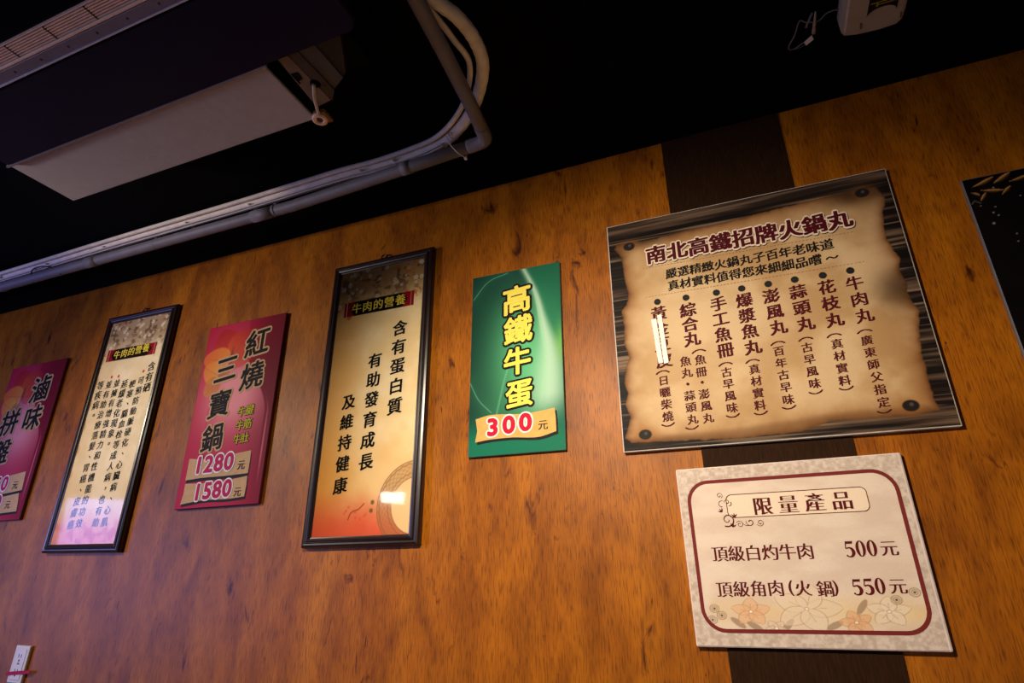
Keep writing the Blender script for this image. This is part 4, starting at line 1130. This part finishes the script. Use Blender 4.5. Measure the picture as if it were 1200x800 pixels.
# ------------------------------------------------------------------ ceiling device and its cord at the right
e = thing('ceiling_device', 'white ceiling device with a dark grille panel outlined in yellow', 'device', (0, 0, 0))
M['dev_white'] = mat('aged_white_plastic', (160, 150, 128), 0.45, var=0.06)
ZD = 2.512
bm = bmesh.new()
pl = [(0.384, -0.62), (0.384, -0.30), (0.392, -0.288), (0.420, -0.280), (0.470, -0.276), (0.508, -0.279), (0.518, -0.290), (0.520, -0.318), (0.520, -0.62)]
add_prism(bm, pl, ZD, CEIL, 'xyz')
bmesh.ops.bevel(bm, geom=[ed for ed in bm.edges if all(v.co.z < ZD + 0.001 for v in ed.verts)], offset=0.008, segments=3, affect='EDGES')
obj('device_body', bm, M['dev_white'], e)
bm = bmesh.new()
arc = [(0.4655 + 0.0315 * math.cos(t), -0.334 - 0.020 * math.sin(t)) for t in [math.pi * k / 14 for k in range(15)]]
add_prism(bm, [(0.497, -0.62)] + arc + [(0.434, -0.62)], ZD - 0.0015, ZD + 0.004, 'xyz')
obj('dark_panel', bm, mat('brown_black_panel', (24, 17, 14), 0.6, spec=0.1), e)
bm = bmesh.new()
for y_ in (-0.364, -0.371):
    add_box(bm, 0.438 if y_ < -0.37 else 0.450, 0.496, y_ - 0.0008, y_ + 0.0008, ZD - 0.003, ZD - 0.0010)
obj('yellow_trim', bm, mat('yellow_trim', (168, 134, 20), 0.5), e)
bm = bmesh.new(); add_box(bm, 0.497, 0.507, -0.40, -0.365, ZD - 0.003, ZD - 0.0005, bev=0.001)
add_box(bm, 0.450, 0.454, -0.372, -0.360, ZD - 0.003, ZD - 0.0010)
obj('yellow_tab', bm, mat('lime_tab', (150, 150, 30), 0.5), e)
M['recess'] = mat('recess_brown', (90, 74, 62), 0.6)
for xx in (0.424, 0.510):
    bm = bmesh.new()
    add_prism(bm, [(xx - 0.0025, -0.322), (xx + 0.002, -0.318), (xx + 0.0035, -0.302), (xx - 0.001, -0.303)], ZD - 0.001, ZD + 0.002, 'xyz')
    obj('screw_recess', bm, M['recess'], e)

ZC = 2.562
e = thing('power_cord', 'thin pale power cord with plug and paper tag on the black ceiling', 'cord', (0, 0, 0))
M['cord'] = mat('grey_cord', (104, 98, 92), 0.5)
bm = bmesh.new(); add_tube(bm, smooth_path([(0.40, -0.333, ZC), (0.36, -0.336, ZC), (0.337, -0.322, ZC - 0.004), (0.31, -0.329, ZC - 0.004), (0.294, -0.335, ZC), (0.285, -0.296, ZC), (0.271, -0.259, ZC), (0.284, -0.248, ZC), (0.302, -0.258, ZC), (0.314, -0.263, ZC)], 8), 0.0017, 8)
add_tube(bm, [(0.274, -0.249, ZC), (0.292, -0.247, ZC), (0.312, -0.251, ZC)], 0.0012, 6)
obj('cord_line', bm, M['cord'], e, True)
bm = bmesh.new(); add_tube(bm, [(0.329, -0.354, ZC - 0.004), (0.329, -0.330, ZC - 0.004), (0.329, -0.315, ZC - 0.004), (0.329, -0.312, ZC - 0.004), (0.329, -0.292, ZC - 0.004), (0.329, -0.287, ZC - 0.004)], [0.002, 0.0028, 0.0045, 0.0035, 0.0052, 0.0048], 10)
obj('plug', bm, mat('taupe_plug', (150, 128, 110), 0.5), e, True)
bm = bmesh.new(); add_tube(bm, [(0.322, -0.352, ZC - 0.003), (0.312, -0.322, ZC - 0.003), (0.310, -0.312, ZC - 0.003)], 0.0028, 8)
obj('jack', bm, M['cord'], e, True)
bm = bmesh.new(); add_prism(bm, [(0.308, -0.262), (0.326, -0.278), (0.331, -0.264), (0.314, -0.250)], ZC - 0.002, ZC, 'xyz')
tg = obj('paper_tag', bm, mat('tag_paper', (226, 220, 210), 0.6), e)

bpy.data.objects.remove(_to); bpy.data.curves.remove(_tc)
